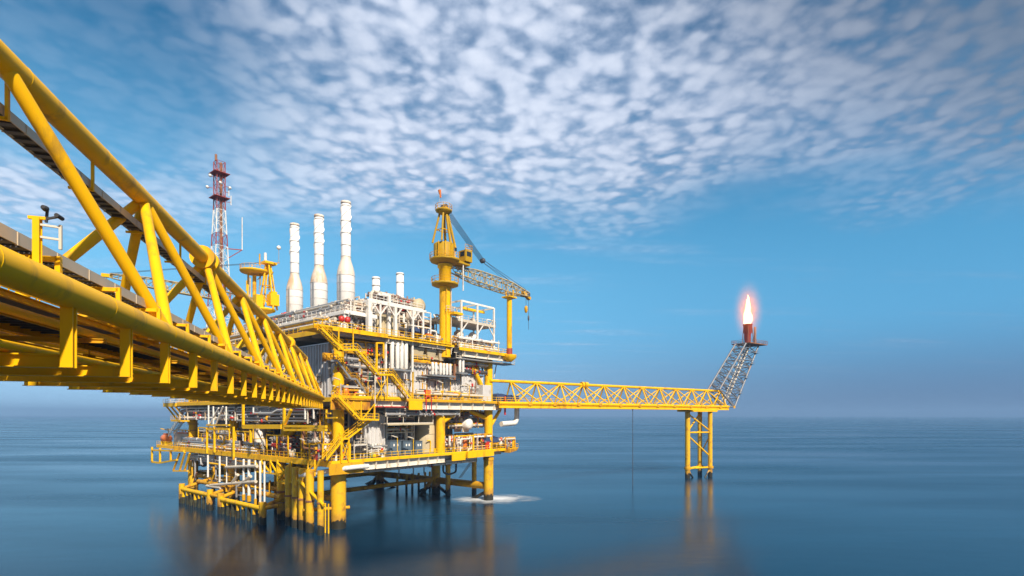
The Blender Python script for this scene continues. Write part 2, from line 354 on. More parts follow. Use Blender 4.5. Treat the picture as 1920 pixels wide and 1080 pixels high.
# ------------------------------------------------------------------ near bridge (triangular truss)
def near_bridge():
    O1, O2, OT, ZB, ZT = 6.3, 11.4, 8.55, 22.7, 28.7
    t = thing('pipe_bridge', 'huge yellow tubular truss bridge running from the left foreground to the platform', 'bridge', (40, 8.55, 21), BR)
    tops = [15.9 + 8.8 * k for k in range(-2, 9)]; bots = [20.3 + 8.8 * k for k in range(-3, 9)]
    MB().cyl((-4, O1, ZB), (91, O1, ZB), .33, n=32).build('bottom_chord', 'ypipe', t)
    MB().cyl((-4, O2, ZB), (91, O2, ZB), .33, n=28).build('bottom_chord', 'ypipe', t)
    MB().cyl((-4, OT, ZT), (tops[-1], OT, ZT), .33, n=32).build('top_chord', 'ypipe', t)
    for s_ in (33.5, 68.7):
        f = MB()
        f.cyl((s_ - .75, OT, ZT), (s_ - .35, OT, ZT), .62, n=32).cyl((s_ + .15, OT, ZT), (s_ + .5, OT, ZT), .62, n=32)
        f.cyl((s_ - .35, OT, ZT), (s_ + .15, OT, ZT), .46, n=32)
        f.build('chord_collar', 'ypipe', t)
    for o in (O1, O2):
        for s_ in tops:
            for b in bots:
                if abs(b - s_) < 5 and b > 12 and not (o == O2 and b < 21 and s_ < 16):
                    MB().cyl((s_, OT, ZT), (b, o, ZB), .185, n=20).build('brace', 'ypipe', t)
    for k, b in enumerate(bots[:-1]):
        MB().cyl((b, O1, ZB), (b, O2, ZB), .17, n=14).build('cross_tube', 'ypipe', t)
        e = (bots[k + 1], O2 if k % 2 else O1, ZB); a = (b, O1 if k % 2 else O2, ZB)
        MB().cyl(a, e, .15, n=12).build('plan_brace', 'ypipe', t)
    s_ = 5.07
    while s_ < 90:
        MB().ibeam((s_, O1 + .02, ZB - .3), (s_, O1 + .02, 21.05), .24, .2, .03, up=(1, 0, 0)).build('hanger_post', 'ypipe', t)
        MB().ibeam((s_, O2, ZB - .3), (s_, O2, 21.05), .25, .25, .03, up=(1, 0, 0)).build('hanger_post', 'ypipe', t)
        MB().ibeam((s_ + .1, O1 + .17, 21.2), (s_ + .1, O2 + .35, 21.2), .24, .30, .03).build('cross_beam', 'ypipe', t)
        if int(s_) % 2: MB().ibeam((s_, O1 + .5, ZB - .68), (s_, O2 - .3, ZB - .68), .1, .12, .02).build('shelf_beam', 'ydirty', t)
        s_ += 3.0
    # edge plate near the platform
    MB().box(60, 91, O1 - .03, O1 + .02, 20.9, 21.5).build('edge_plate', 'ypipe', t)
    MB().box(76, 91, O1 + .16, O1 + .2, 21.5, 22.5).build('end_plate', 'yellow', t)
    # pipes carried in the bridge
    for o, z, r, m in ((7.1, 21.45, .09, 'ypipe'), (7.6, 21.5, .14, 'ypipe'), (8.25, 21.46, .1, 'tray'), (8.8, 21.5, .14, 'rrust'),
                       (9.45, 21.6, .22, 'ypipe'), (10.15, 21.48, .12, 'ypipe'), (7.2, 22.22, .1, 'ypipe'), (10.2, 22.2, .1, 'ypipe')):
        p = MB().cyl((-4, o, z), (90.5, o, z), r, n=14)
        q = 3.0
        p.build('pipe', m, t)
    # walkway with grating, stringers and rails
    w = MB(); w.box(-4, 90.5, 7.6, 10.0, 22.62, 22.66)
    w.build('walkway_deck', 'grate', t)
    for o in (8.35, 9.75):
        MB().ibeam((-4, o, 22.5), (90.5, o, 22.5), .1, .2, .015).build('walkway_stringer', 'ypipe', t)
        rl = MB(); s_ = -4
        for z in (23.1, 23.7): rl.cyl((-4, o, z), (90.5, o, z), .024, n=6)
        while s_ < 90: rl.cyl((s_, o, 22.6), (s_, o, 23.7), .024, n=6); s_ += 1.5
        rl.build('walkway_railing', 'yellow', t)
    sl_ = MB(); s_ = -3.5
    while s_ < 90: sl_.box(s_, s_ + .05, 8.37, 9.73, 22.55, 22.61); s_ += .5
    sl_.build('walkway_slats', 'dsteel', t)
    for o in (7.2, 10.3): MB().ibeam((-4, o, 22.53), (90.5, o, 22.53), .1, .16, .02).build('walkway_stringer', 'ypipe', t)
    k = -2.0
    while k < 90:      # weld seams on the chords
        MB().lathe((k, O1, ZB), [(.33, -.02), (.338, -.012), (.338, .012), (.33, .02)], 28, 'x').build('weld_seam', 'ypipe', t)
        MB().lathe((k + 1, OT, ZT), [(.33, -.02), (.338, -.012), (.338, .012), (.33, .02)], 28, 'x').build('weld_seam', 'ypipe', t); k += 4.4 if k < 30 else 8.8
    # small orange lamps hung below the deck
    for s_ in (9, 15.2, 23.5, 31):
        l = MB().bar((s_, 9.9, 22.5), (s_, 9.9, 22.25), .04); l.box(s_ - .3, s_ + .3, 9.82, 9.98, 22.12, 22.25)
        l.build('lamp_housing', 'ydirty', t)
    return t, OT, ZT, O1, ZB
BRT, OT, ZT_, O1, ZB = near_bridge()

def cable_tray(o0, o1, z, s0, s1, name, label, hang):
    t = thing('cable_tray', label, 'cable tray', (s0, o0, z), BR)
    for o in (o0, o1):
        r = MB().bar((s0, o, z + .13), (s1, o, z + .13), .03, .26)
        s_ = s0
        while s_ < s1: r.box(s_, s_ + .025, o - .03, o + .03, z - .02, z + .25); s_ += 1.45
        r.build('side_rail', 'tray', t)
    r = MB(); s_ = s0
    while s_ < s1: r.box(s_, s_ + .2, o0 + .02, o1 - .02, z, z + .03); s_ += .45
    r.build('rung', 'dsteel', t)
    c = MB()
    rr = random.Random(4)
    for k in range(6):
        o = o0 + .07 + k * (o1 - o0 - .14) / 5
        c.cyl((s0, o, z + .07), (s1, o, z + .07), .035, n=6)
    c.build('cable', 'dark', t)
    for s_ in hang:
        b = MB()
        if name == 'top':
            b.bar((s_, o0 - .08, ZT_ - .3), (s_, o0 - .08, z - .12), .08).bar((s_, o0 - .1, z - .07), (s_, o1 + .1, z - .07), .08)
        else:
            b.bar((s_, O1 + .05, ZB + .3), (s_, O1 + .05, z), .1).bar((s_, O1 + .05, z - .06), (s_, o1 + .15, z - .06), .1)
        b.build('bracket', 'ypipe', t)
cable_tray(8.75, 9.25, 27.55, -3, 84, 'top', 'steel cable tray hung in brackets under the top chord of the near bridge', [12 + 4.4 * k for k in range(17)])
cable_tray(6.7, 7.3, 23.42, -3, 89, 'low', 'long steel cable tray bracketed above the near bottom chord of the foreground bridge', [10.8 + 2.93 * k for k in range(26)])

def floodlight():
    s_ = 12.95
    t = thing('floodlight', 'dark floodlight on a yellow post standing on the foreground bridge chord', 'floodlight', (s_, O1, 23), BR)
    MB().ibeam((s_, O1 + .05, ZB + .3), (s_, O1 + .05, 23.98), .12, .12, .015, up=(1, 0, 0)).bar((s_, O1 - .1, 23.98), (s_, O1 + .2, 23.98), .06).build('post', 'ypipe', t)
    MB().bar((s_ + .1, O1 - .3, 23.4), (s_ + .1, O1 - .3, 23.9), .05).bar((s_, O1, 23.6), (s_ + .1, O1 - .3, 23.6), .04).bar((s_, O1, 23.85), (s_ + .1, O1 - .3, 23.85), .04).build('side_conduit', 'cream', t)
    h = MB(); h.lathe((s_ - .1, O1 - .12, 24.16), [(.03, -.06), (.045, -.05), (.06, .03), (.06, .05), (.02, .055)], 16, 'x')
    h.cyl((s_ - .1, O1 - .32, 24.04), (s_ + .12, O1 - .32, 24.04), .042, n=14).bar((s_, O1 - .1, 23.9), (s_, O1 - .12, 24.16), .04).bar((s_, O1 - .12, 23.98), (s_, O1 - .32, 24.04), .04)
    h.build('lamp_head', 'dark', t)
floodlight()

# ------------------------------------------------------------------ flare bridge, support tower, flare boom
def flare_bridge():
    t = thing('flare_bridge', 'long thin yellow truss bridge reaching over the sea to the flare boom', 'bridge', (45, 0, 22.6), FB)
    zb, zt, h = 22.75, 28.0, 2.3
    tops = [5 + 7.9 * k for k in range(12)]; bots = [1.05 + 7.9 * k for k in range(13)]
    MB().cyl((-1, 0, zt), (tops[-1] + 1, 0, zt), .36, n=16).build('top_chord', 'yellow', t)
    for o in (-h, h):
        MB().cyl((0, o, zb), (93, o, zb), .38, n=16).build('bottom_chord', 'yellow', t)
        for s_ in tops:
            MB().cyl((s_, 0, zt), (s_ , o, zb), .2, n=10).build('strut', 'yellow', t)
            for b in (s_ - 3.95 * 2, s_ + 3.95 * 2):
                if 0 < b < 94: MB().cyl((s_, 0, zt), (b, o, zb), .17, n=10).build('brace', 'yellow', t)
    f = MB(); f.cyl((28.2, 0, zt), (28.9, 0, zt), .8, n=20).cyl((29.3, 0, zt), (30.3, 0, zt), .8, n=20).build('chord_collar', 'yellow', t)
    for s_ in bots: MB().cyl((s_, -h, zb), (s_, h, zb), .2, n=8).build('cross_tube', 'yellow', t)
    MB().ibeam((0, -h - .1, zb - .75), (93, -h - .1, zb - .75), .35, .75, .05).build('edge_beam', 'yellow', t)
    MB().ibeam((0, h, zb - .75), (93, h, zb - .75), .35, .75, .05).build('edge_beam', 'yellow', t)
    MB().box(0, 91.5, -1.9, 1.9, zb + .3, zb + .36).build('walkway_deck', 'grate', t)
    for o, r, m in ((-1.2, .35, 'yellow'), (-.2, .25, 'cream'), (.9, .3, 'steel')):
        MB().cyl((0, o, zb + .1 + r * .1 - .4), (91.5, o, zb - .3), r, n=10).build('pipe', m, t)
    rl = MB()
    for z in (.9, 1.35): rl.cyl((0, -h, zb + z), (91.5, -h, zb + z), .035, n=5)
    s_ = 0
    while s_ < 91: rl.cyl((s_, -h, zb), (s_, -h, zb + 1.35), .035, n=5); s_ += 2
    rl.build('railing', 'yellow', t)
    for b in bots[1:]:
        MB().box(b - .5, b + .5, -h - .42, -h - .3, zb - .5, zb + .3).build('gusset_plate', 'ydirty', t)
    r = thing('hanging_rope', 'thin dark rope hanging from mid span of the flare bridge to the sea', 'rope', (45.4, -2.6, .1), FB)
    MB().cyl((45.4, -2.6, 0), (45.4, -2.6, 21.4), .085, n=6).build('line', 'rope', r)
    MB().cyl((45.4, -2.6, 21.3), (45.4, -2.6, 21.7), .16, n=8).build('shackle', 'dsteel', r)
flare_bridge()

def flare_tower():
    t = thing('support_tower', 'yellow braced tubular tower carrying the flare bridge out at sea', 'tower', (79, 0, 0), FB)
    L = [(74, 0), (83.2, -1.9), (83.2, 1.9)]
    for x, y in L:
        MB().cyl((x, y, -2), (x, y, 21.6), .72 if x > 80 else .8, n=18).build('leg', 'leg', t)
    MB().box(72.8, 85.6, -3, 3, 21.0, 21.5).box(72, 87, -2.6, 2.6, 21.5, 21.6).build('cap_beam', 'yellow', t)
    def br(a, za, b, zb_, r=.25): MB().cyl((*L[a], za), (*L[b], zb_), r, n=10).build('brace', 'yellow', t)
    br(0, 14.4, 1, 14.4); br(0, 14.4, 2, 14.4); br(1, 14.4, 2, 14.4)
    br(0, 20.5, 1, 14.8); br(0, 14.8, 2, 20.5); br(0, 13.6, 1, 6.6); br(0, 3.1, 1, 3.1, .3); br(0, 3.1, 2, 3.1, .3); br(1, 3.1, 2, 3.1)
    br(1, 13.6, 2, 6.6, .18)
    for x, y, dx in ((74, 0, 1), (83.2, -1.9, -1)):
        MB().cyl((x, y, 2.7), (x + dx * 3.2, y, -.5), .28, n=10).build('splash_brace', 'leg', t)
    for x, y in L: MB().cyl((x, y, 2.8), (x, y, 3.5), 1.05, n=18).build('collar', 'ydirty', t)
flare_tower()

def flare_boom():
    t = thing('flare_boom', 'grey lattice flare boom leaning outward from the end of the yellow bridge', 'flare boom', (92, 0, 22.7), FB)
    B = [V(88, -2.2, 28.3), V(88, 2.2, 28.3), V(96.8, -2.2, 22.8), V(96.8, 2.2, 22.8)]
    T = [V(104, -2, 44.8), V(104, 2, 44.8), V(112.3, -2, 44.8), V(112.3, 2, 44.8)]
    for a, b in zip(B, T): MB().cyl(a, b, .3, n=8).build('chord', 'gsteel', t)
    N = 8
    for i, j in ((0, 1), (2, 3), (0, 2), (1, 3)):
        for k in range(N + 1):
            f = k / N; a = B[i].lerp(T[i], f); b = B[j].lerp(T[j], f)
            if k: MB().cyl(a, b, .15, n=6).build('strut', 'gsteel', t)
            else: MB().cyl(a, b, .2, n=6).build('strut', 'gsteel', t)
            if k < N:
                c = B[j].lerp(T[j], (k + 1) / N)
                MB().cyl(a, c, .14, n=6).build('brace', 'gsteel', t); MB().cyl(b, B[i].lerp(T[i], (k + 1) / N), .1, n=6).build('brace', 'gsteel', t)
    for y in (-1, 0.4):
        MB().tube([V(92, y, 24.5), V(95, y, 26), V(108.3, y, 44.6)], .22, 8).build('gas_pipe', 'cream', t)
    # ladder platforms along the boom
    for f in (.2, .45, .68, .86):
        a = B[2].lerp(T[2], f)
        p = MB().box(a.x - 3.2, a.x + 1, -2.9, -1.9, a.z, a.z + .12)
        for z in (.6, 1.1): p.bar((a.x - 3.2, -2.9, a.z + z), (a.x + 1, -2.9, a.z + z), .07)
        p.build('rest_platform', 'gsteel', t)
    for x, y in ((88, -2.2), (88, 2.2)): MB().cyl((x, y, 28.3), (96, y, 22.8), .25, n=8).build('root_brace', 'gsteel', t)
    for y in (-2.2, 2.2): MB().cyl((89, y, 22.8), (96.8, y, 22.8), .28, n=8).build('root_chord', 'gsteel', t)
    p = MB().box(104.2, 115.4, -3.5, 3.5, 44.8, 45.1)
    p.build('top_platform', 'rust', t)
    rl = MB()
    for z in (.55, 1.1):
        for y in (-3.5, 3.5): rl.bar((104.2, y, 45.1 + z), (115.4, y, 45.1 + z), .09)
        for x in (104.2, 115.4): rl.bar((x, -3.5, 45.1 + z), (x, 3.5, 45.1 + z), .09)
    for k in range(9):
        for y in (-3.5, 3.5): rl.bar((104.2 + k * 1.4, y, 45.1), (104.2 + k * 1.4, y, 46.2), .09)
    rl.build('railing', 'rust', t)
    b = MB(); b.lathe((108.6, 0, 45.1), [(1.0, 0), (1.1, 3.5), (1.45, 4.0), (1.5, 6.6), (1.62, 6.7), (1.62, 7.0), (1.2, 7.0)], 20)
    b.build('burner', 'brick', t)  # the red puts the flame's light into the burner's colour
    for k in range(5):
        a = k * 2 * pi / 5; MB().bar((108.6 + 2 * cos(a), 2 * sin(a), 45.1), (108.6 + 1.4 * cos(a), 1.4 * sin(a), 51.5), .16).build('burner_guy', 'rust', t)
    MB().cyl((113.4, 0, 45.1), (113.4, 0, 51.6), .42, n=12).build('vent_mast', 'rrust', t)
    MB().cyl((114.6, 1, 45.1), (114.6, 1, 48.6), .2, n=8).build('vent_mast', 'rrust', t)
flare_boom()

def flame_mats():
    def vol(name, code):
        m = bpy.data.materials.new(name); m.use_nodes = True; nt = m.node_tree; N = nt.nodes; N.clear(); L = nt.links
        o = N.new('ShaderNodeOutputMaterial'); tc = N.new('ShaderNodeTexCoord')
        return m, N, L, o, tc
    m = bpy.data.materials.new('flame_core'); m.use_nodes = True
    N = m.node_tree.nodes; L = m.node_tree.links; N.clear()
    o = N.new('ShaderNodeOutputMaterial'); e = N.new('ShaderNodeEmission'); e.inputs[1].default_value = 4; e.inputs[0].default_value = (1, .58, .24, 1)
    lw = N.new('ShaderNodeLayerWeight'); lw.inputs[0].default_value = .4
    tr = N.new('ShaderNodeBsdfTransparent'); mx = N.new('ShaderNodeMixShader')
    r = N.new('ShaderNodeMapRange'); r.interpolation_type = 'SMOOTHSTEP'; L.new(lw.outputs['Facing'], r.inputs[0]); r.inputs[1].default_value = .05; r.inputs[2].default_value = .9
    L.new(r.outputs[0], mx.inputs[0]); L.new(e.outputs[0], mx.inputs[1]); L.new(tr.outputs[0], mx.inputs[2]); L.new(mx.outputs[0], o.inputs[0])
    M['flame'] = m
    m, N, L, o, tc = vol('flame_glow', 0)
    # ellipsoid falloff in object space
    mp = N.new('ShaderNodeMapping'); mp.inputs['Scale'].default_value = (1 / 6.0, 1 / 6.0, 1 / 13); L.new(tc.outputs['Object'], mp.inputs['Vector'])
    ln = N.new('ShaderNodeVectorMath'); ln.operation = 'LENGTH'; L.new(mp.outputs[0], ln.inputs[0])
    r = N.new('ShaderNodeMapRange'); L.new(ln.outputs['Value'], r.inputs[0]); r.inputs[1].default_value = 1.0; r.inputs[2].default_value = 0.0
    pw = N.new('ShaderNodeMath'); pw.operation = 'POWER'; L.new(r.outputs[0], pw.inputs[0]); pw.inputs[1].default_value = 2.6
    nn = N.new('ShaderNodeTexNoise'); nn.inputs['Scale'].default_value = .55; nn.inputs['Detail'].default_value = 3; L.new(tc.outputs['Object'], nn.inputs['Vector'])
    nm = N.new('ShaderNodeMath'); nm.operation = 'MULTIPLY'; L.new(pw.outputs[0], nm.inputs[0]); L.new(nn.outputs['Fac'], nm.inputs[1]); pw = nm
    ml = N.new('ShaderNodeMath'); ml.operation = 'MULTIPLY'; L.new(pw.outputs[0], ml.inputs[0]); ml.inputs[1].default_value = .8
    e = N.new('ShaderNodeEmission'); e.inputs[0].default_value = (1, .26, .03, 1); L.new(ml.outputs[0], e.inputs[1]); 
    ab = N.new('ShaderNodeVolumeAbsorption'); ab.inputs[0].default_value = (1, .42, .12, 1); dm = N.new('ShaderNodeMath'); dm.operation = 'MULTIPLY'
    L.new(pw.outputs[0], dm.inputs[0]); dm.inputs[1].default_value = .45; L.new(dm.outputs[0], ab.inputs[1])
    av = N.new('ShaderNodeAddShader'); L.new(e.outputs[0], av.inputs[0]); L.new(ab.outputs[0], av.inputs[1]); L.new(av.outputs[0], o.inputs['Volume'])
    M['glow'] = m
flame_mats()
def flame():
    t = thing('gas_flame', 'white hot gas flame with red halo burning at the top of the flare boom', 'flame', (108.6, 0, 52), FB)
    b = MB(); rr = random.Random(2); prof = [(.8, 0), (1.3, .5), (1.5, 1.6), (1.4, 3), (1.15, 4.4), (.85, 6), (.55, 7.8), (.28, 9.4), (.02, 10.6)]
    b.lathe((108.6, 0, 52), prof, 24)
    c = []
    for x, y, z in b.v:
        k = (z - 52); c.append((x + .3 * sin(k * 1.1 + y * .8) * min(1, k / 3) + .045 * k + .12 * sin(k * 4.1 + x * 3), y + .15 * sin(k * 1.7 + 1), z))
    b.v = c
    b.build('flame_core', 'flame', t)
    for dx, dy, h, r in ((-.75, .2, 4.6, .55), (.7, -.2, 5.8, .6), (.25, .6, 9.0, .75)):
        q = MB().lathe((108.6 + dx, dy, 52.2), [(r * .5, 0), (r, .8), (r * .9, h * .4), (r * .45, h * .75), (.02, h)], 16)
        q.v = [(x + .3 * sin((z - 52) * .9 + dx * 3), y, z) for x, y, z in q.v]
        q.build('flame_tongue', 'flame', t)
    g = MB(); prof = [(6.0 * sin(pi * i / 16) + .01, 13 * -cos(pi * i / 16)) for i in range(17)]
    o = MB().lathe((0, 0, 0), prof, 24).build('flame_halo', 'glow', None)  # glowing volume added for the bloom round the flame
    o.parent = t; o.location = (.3, 0, 4.8)
flame()
# ------------------------------------------------------------------ the platform: jacket, decks, edges
ZL, ZM, ZU, ZT = 12.0, 23.0, 34.8, 38.9
PF = thing('offshore_platform', 'large yellow and white oil and gas platform standing on tubular legs in the sea', 'platform', (20, 30, 0))
VL = [0, 18, 41, 64]
def rail(mb, pts, h=1.1, r=.042, sp=1.6, toe=True):
    for a, b in zip(pts, pts[1:]):
        a = Vector(a); b = Vector(b); L = (b - a).length; n = max(1, round(L / sp)); up = V(0, 0, 1)
        for z in (h * .5, h): mb.bar(a + up * z, b + up * z, r * 1.7)
        if toe: mb.bar(a + up * .09, b + up * .09, .02, .18)
        for i in range(n + 1):
            p = a.lerp(b, i / n); mb.bar(p, p + up * h, r * 1.7)
    return mb

def jacket():
    for v in VL:
        for u in (0, 40):
            r = 1.32 if u == 0 and v == 0 else 1.15
            MB().cyl((u, v, -3), (u, v, ZL - 1.9), r, n=28).build('jacket_leg', 'leg', PF)
            MB().cyl((u, v, ZL), (u, v, ZM - 1.6), .98, n=24).build('deck_leg', 'yellow', PF)
            MB().cyl((u, v, ZM), (u, v, ZU - 1.4), .98, n=24).build('deck_leg', 'yellow', PF)
            MB().cyl((u, v, ZL - 2.6), (u, v, ZL - 1.9), r + .12, n=28).build('leg_collar', 'ydirty', PF)
    # horizontal jacket tubes
    def hz(a, b, z, r=.62, m='ydirty', z2=None): MB().cyl((*a, z), (*b, z if z2 is None else z2), r, n=18).build('jacket_brace', m, PF)
    for a, b in zip(VL, VL[1:]):
        hz((40, a), (40, b), 3.3, .85); hz((0, a), (0, b), 5.0, .55, 'ydirty')
    hz((0, 64), (40, 64), 5.1, .8)
    for v in (18, 41): hz((0, v), (40, v), 3.6, .5)
    for a, b in zip(VL, VL[1:]):
        for s_ in (1, -1):
            x = (a, b) if s_ > 0 else (b, a)
            MB().cyl((40, x[0], 2.2), (40, (x[0] + x[1]) / 2, -2), .4, n=12).build('splash_brace', 'leg', PF)
    MB().cyl((40, 18, 5), (34, 18, -1), .5, n=12).build('splash_brace', 'leg', PF)
    MB().cyl((40, 41, 3.5), (40, 46, -1), .6, n=12).build('splash_brace', 'leg', PF)
    MB().cyl((24.6, 0, ZL), (24.6, 0, ZM - 1.6), .98, n=24).build('deck_leg', 'yellow', PF)
    # V braces between the decks
    def vb(a, b, r=.5): MB().cyl(a, b, r, n=16).build('deck_brace', 'yellow', PF)
    vb((24.5, 0, ZL + 6.3), (31, 0, ZM - 1.6), .62); vb((40, 0, ZL + 7), (34, 2, ZM - 1.6), .5); vb((40, 0, ZL + 4.5), (43, -1, ZM - 1.8), .4)
    vb(R(886, 688, 0), R(903, 724, 0), .5); vb((0, 0, ZL + 4), (0, 8, ZM - 1.6), .5); vb((0, 18, ZL + 3), (0, 9, ZM - 1.6), .5)
    vb((0, 41, ZM + .5), (0, 30, ZU - 1.4), .5)
    for v in (14.5, 26, 34, 50, 57): MB().cyl((2, v, -2), (2, v, ZL - 1.2), .42, n=14).build('conductor', 'leg', PF)
jacket()

def cantilever_edge(u0, u1, ztop, depth, pitch, m='bracket', ve=-2.55, vw=-1.9):
    """row of tapered bracket plates under a deck edge (right-hand face)"""
    MB().box(u0, u1, vw, vw + .06, ztop - depth, ztop - .05).build('edge_girder', m, PF)
    MB().box(u0, u1, vw - .2, vw + .3, ztop - depth - .06, ztop - depth).build('girder_flange', m, PF)
    u = u0 + .2
    while u < u1 + .01:
        b = MB(); t_ = .07
        b.hexa([(u, vw - .003, ztop - depth), (u + t_, vw - .003, ztop - depth), (u + t_, ve, ztop - depth * .85), (u, ve, ztop - depth * .85),
                (u, vw - .003, ztop - .06), (u + t_, vw - .003, ztop - .06), (u + t_, ve, ztop - .06), (u, ve, ztop - .06)])
        b.build('bracket_plate', m, PF); u += pitch
def deck(u0, u1, v0, v1, z, step, depth, name='deck'):
    MB().box(u0, u1, v0, v1, z - .06, z).build(name, 'grate', PF)
    v = v0 + 1.0; 
    while v < v1:
        MB().ibeam((u0 + .3, v, z - depth / 2 - .065), (u1 - .3, v, z - depth / 2 - .065), .3, depth, .04).build('deck_beam', 'cream', PF); v += step
def yedge(a, b, h=.42, m='yellow', name='deck_edge', w=.12):
    MB().bar(a, b, w, h).build(name, m, PF)
def railing(pts, m='yellow'): rail(MB(), pts).build('railing', m, PF)

# lower deck
deck(-3, 43, -2.6, 68, ZL, 5.5, 1.2)
deck(-3, 1, 68, 80, ZL, 4, .5)
yedge((-3, -2.66, ZL - .2), (43, -2.66, ZL - .2)); yedge((-3.06, -2.6, ZL - .45), (-3.06, 68, ZL - .45), .95)
yedge((-3.06, 68, ZL - .3), (-3.06, 80, ZL - .3), .65); yedge((43.06, -2.6, ZL - .2), (43.06, 68, ZL - .2))
cantilever_edge(3.5, 24, ZL, 1.85, 2.55)
MB().box(25.2, 29.2, -2.95, -2.75, ZL - 1.7, ZL - .1).build('node_plate', 'yellow', PF)
MB().box(29.6, 38.2, -3.3, -2.4, ZL - 1.35, ZL + .05).build('outrigger_beam', 'yellow', PF)
MB().box(-3.6, 3.2, -2.9, -2.7, ZL - 2.2, ZL - .3).build('node_plate', 'ydirty', PF)
railing([(-3, -2.6, ZL), (43, -2.6, ZL)]); railing([(-3, -2.6, ZL), (-3, 80, ZL)]); railing([(43, -2.6, ZL), (43, 12, ZL)])
# corner platform at the right end of the lower deck
MB().hexa([(43, -4, ZL - .9), (47, -3, ZL - .6), (47, 3, ZL - .6), (43, 8, ZL - .9), (43, -4, ZL - .02), (47.5, -3, ZL - .02), (47.5, 3, ZL - .02), (43, 8, ZL - .02)]).build('corner_walkway', 'ydirty', PF)
railing([(43, -4, ZL), (47.5, -3, ZL), (47.5, 3, ZL), (43, 8, ZL)])
# mid deck
deck(-3, 43, -2.6, 66, ZM, 5.5, 1.2)
yedge((-3, -2.66, ZM - .2), (43, -2.66, ZM - .2), .36, 'ydirty'); yedge((-3.06, -2.6, ZM - .35), (-3.06, 66, ZM - .35), .75); yedge((43.06, -2.6, ZM - .2), (43.06, 66, ZM - .2))
yedge((-3, -2.75, ZM + .15), (13, -2.75, ZM + .15), .5)
cantilever_edge(6.4, 13.5, ZM, 1.6, 3.3); cantilever_edge(17.5, 42.5, ZM, 1.8, 3.6, vw=-1.95)
MB().box(13.6, 17.0, -2.95, -2.75, ZM - 2, ZM - .2).build('node_plate', 'yellow', PF)
MB().box(-3, 5, -2.4, -2.2, ZM - 2.1, ZM - .4).build('node_plate', 'ydirty', PF)
railing([(-3, -2.6, ZM), (0, -2.6, ZM)]); railing([(5, -2.6, ZM), (43, -2.6, ZM)]); railing([(-3, 6, ZM), (-3, 66, ZM)]); railing([(43, -2.6, ZM), (43, 10, ZM)])
MB().tube([R(940, 795, -2), R(966, 793, -2), R(969, 784, -2), R(969, 762, -2)], .62, 14).build('overboard_pipe', 'bright', PF)
MB().tube([(6, -2.3, ZM - 1.5), (14, -2.3, ZM - 1.5)], .12, 8).build('fire_main', 'red', PF)
MB().tube([(6, -2.3, ZM - 2.6), (6, -2.3, ZM - 1.5)], .2, 8).build('fire_main', 'red', PF)
MB().tube([(18, -2.9, ZM - 2.2), (18, -2.9, ZM + .6), (19.4, -2.9, ZM + .6), (19.4, -2.9, ZM - 2.2)], .11, 8).build('fire_main', 'red', PF)
MB().tube([(42.6, -2.9, ZM - 3), (42.6, -2.9, ZM + 1.4)], .22, 8).build('fire_main', 'red', PF)
# landing at the right end of the mid deck
MB().box(43, 49, -3.2, 3, ZM - 1.3, ZM - .5).build('end_landing', 'yellow', PF)
railing([(43, -3.2, ZM - .5), (49, -3.2, ZM - .5), (49, 3, ZM - .5)])
# upper deck
deck(-3, 26, -2.6, 62, ZU, 5.5, 1.0)
deck(26.2, 44.8, -3.2, 62, ZU - .5, 5.5, 1.0)
yedge((-3, -2.66, ZU - .25), (26, -2.66, ZU - .25), .5); yedge((-3.06, -2.6, ZU - .35), (-3.06, 62, ZU - .35), .75)
yedge((-6.5, -2.9, ZU - .15), (8.5, -2.9, ZU - .15), .75, w=.2)
yedge((27, -3.26, ZU - .75), (44.8, -3.26, ZU - .75), .5)
cantilever_edge(8.8, 12.4, ZU, 1.3, 3.2); cantilever_edge(17, 26, ZU, 1.1, 4.2); cantilever_edge(28.6, 44.5, ZU - .5, 1.6, 3.9, ve=-3.15, vw=-2.5)
MB().box(27, 47, -2.4, 1.2, ZU - 2.7, ZU - 2.55).build('gantry_walkway', 'steel', PF)
railing([(27, -2.3, ZU - 2.6), (47, -2.3, ZU - 2.6)], 'cream')
railing([(-6.5, -3, ZU), (25, -3, ZU)]); railing([(-3, 2, ZU), (-3, 62, ZU)]); railing([(27, -3.2, ZU - .5), (44.7, -3.2, ZU - .5), (44.7, 8, ZU - .5)])
MB().box(-6.5, -3, -3, 1.5, ZU - .5, ZU - .05).build('stair_head', 'yellow', PF)
MB().lathe((43.6, -3.4, ZU - 2.2), [(.6, 0), (1.7, .9), (1.7, 1.6)], 20).build('boom_rest_bracket', 'yellow', PF)
for u in (30, 38, 44): MB().bar((u, 1, ZU - 2.7), (u - 2, 0, ZU - 6), .2).build('gantry_brace', 'cream', PF)

# fender rows with stub piles on the left side (pile tops yellow, growth below)
def fender(p0, p1, z, n, r=.32):
    a = V(*p0, z); b = V(*p1, z)
    MB().cyl(a, b, .45, n=14).build('fender_header', 'yellow', PF)
    for i in range(n):
        p = a.lerp(b, (i + .5) / n); MB().cyl((p.x, p.y, -2), (p.x, p.y, z), r, n=12).build('fender_stub', 'yellow', PF); MB().cyl((p.x, p.y, -2), (p.x, p.y, 1.5 + .5 * ((i * 7) % 3)), r + .04, n=12).build('marine_growth', 'wet', PF)
    for p in (a, b): MB().cyl((p.x, p.y, -2), (p.x, p.y, z + 1.2), .62, n=16).build('fender_post', 'leg', PF)
f0, f1 = Lf(341, 930, -7), Lf(394, 942, -7); g0, g1 = Lf(414, 940, -7), Lf(493, 962, -7)
fender((f0.x, f0.y), (f1.x, f1.y), 3.2, 7); fender((g0.x, g0.y), (g1.x, g1.y), 2.9, 8)
MB().cyl((f1.x, f1.y, 3.3), (g0.x, g0.y, 3.3), .35, n=10).build('fender_link', 'ydirty', PF)
h0 = Lf(522, 950, -5)
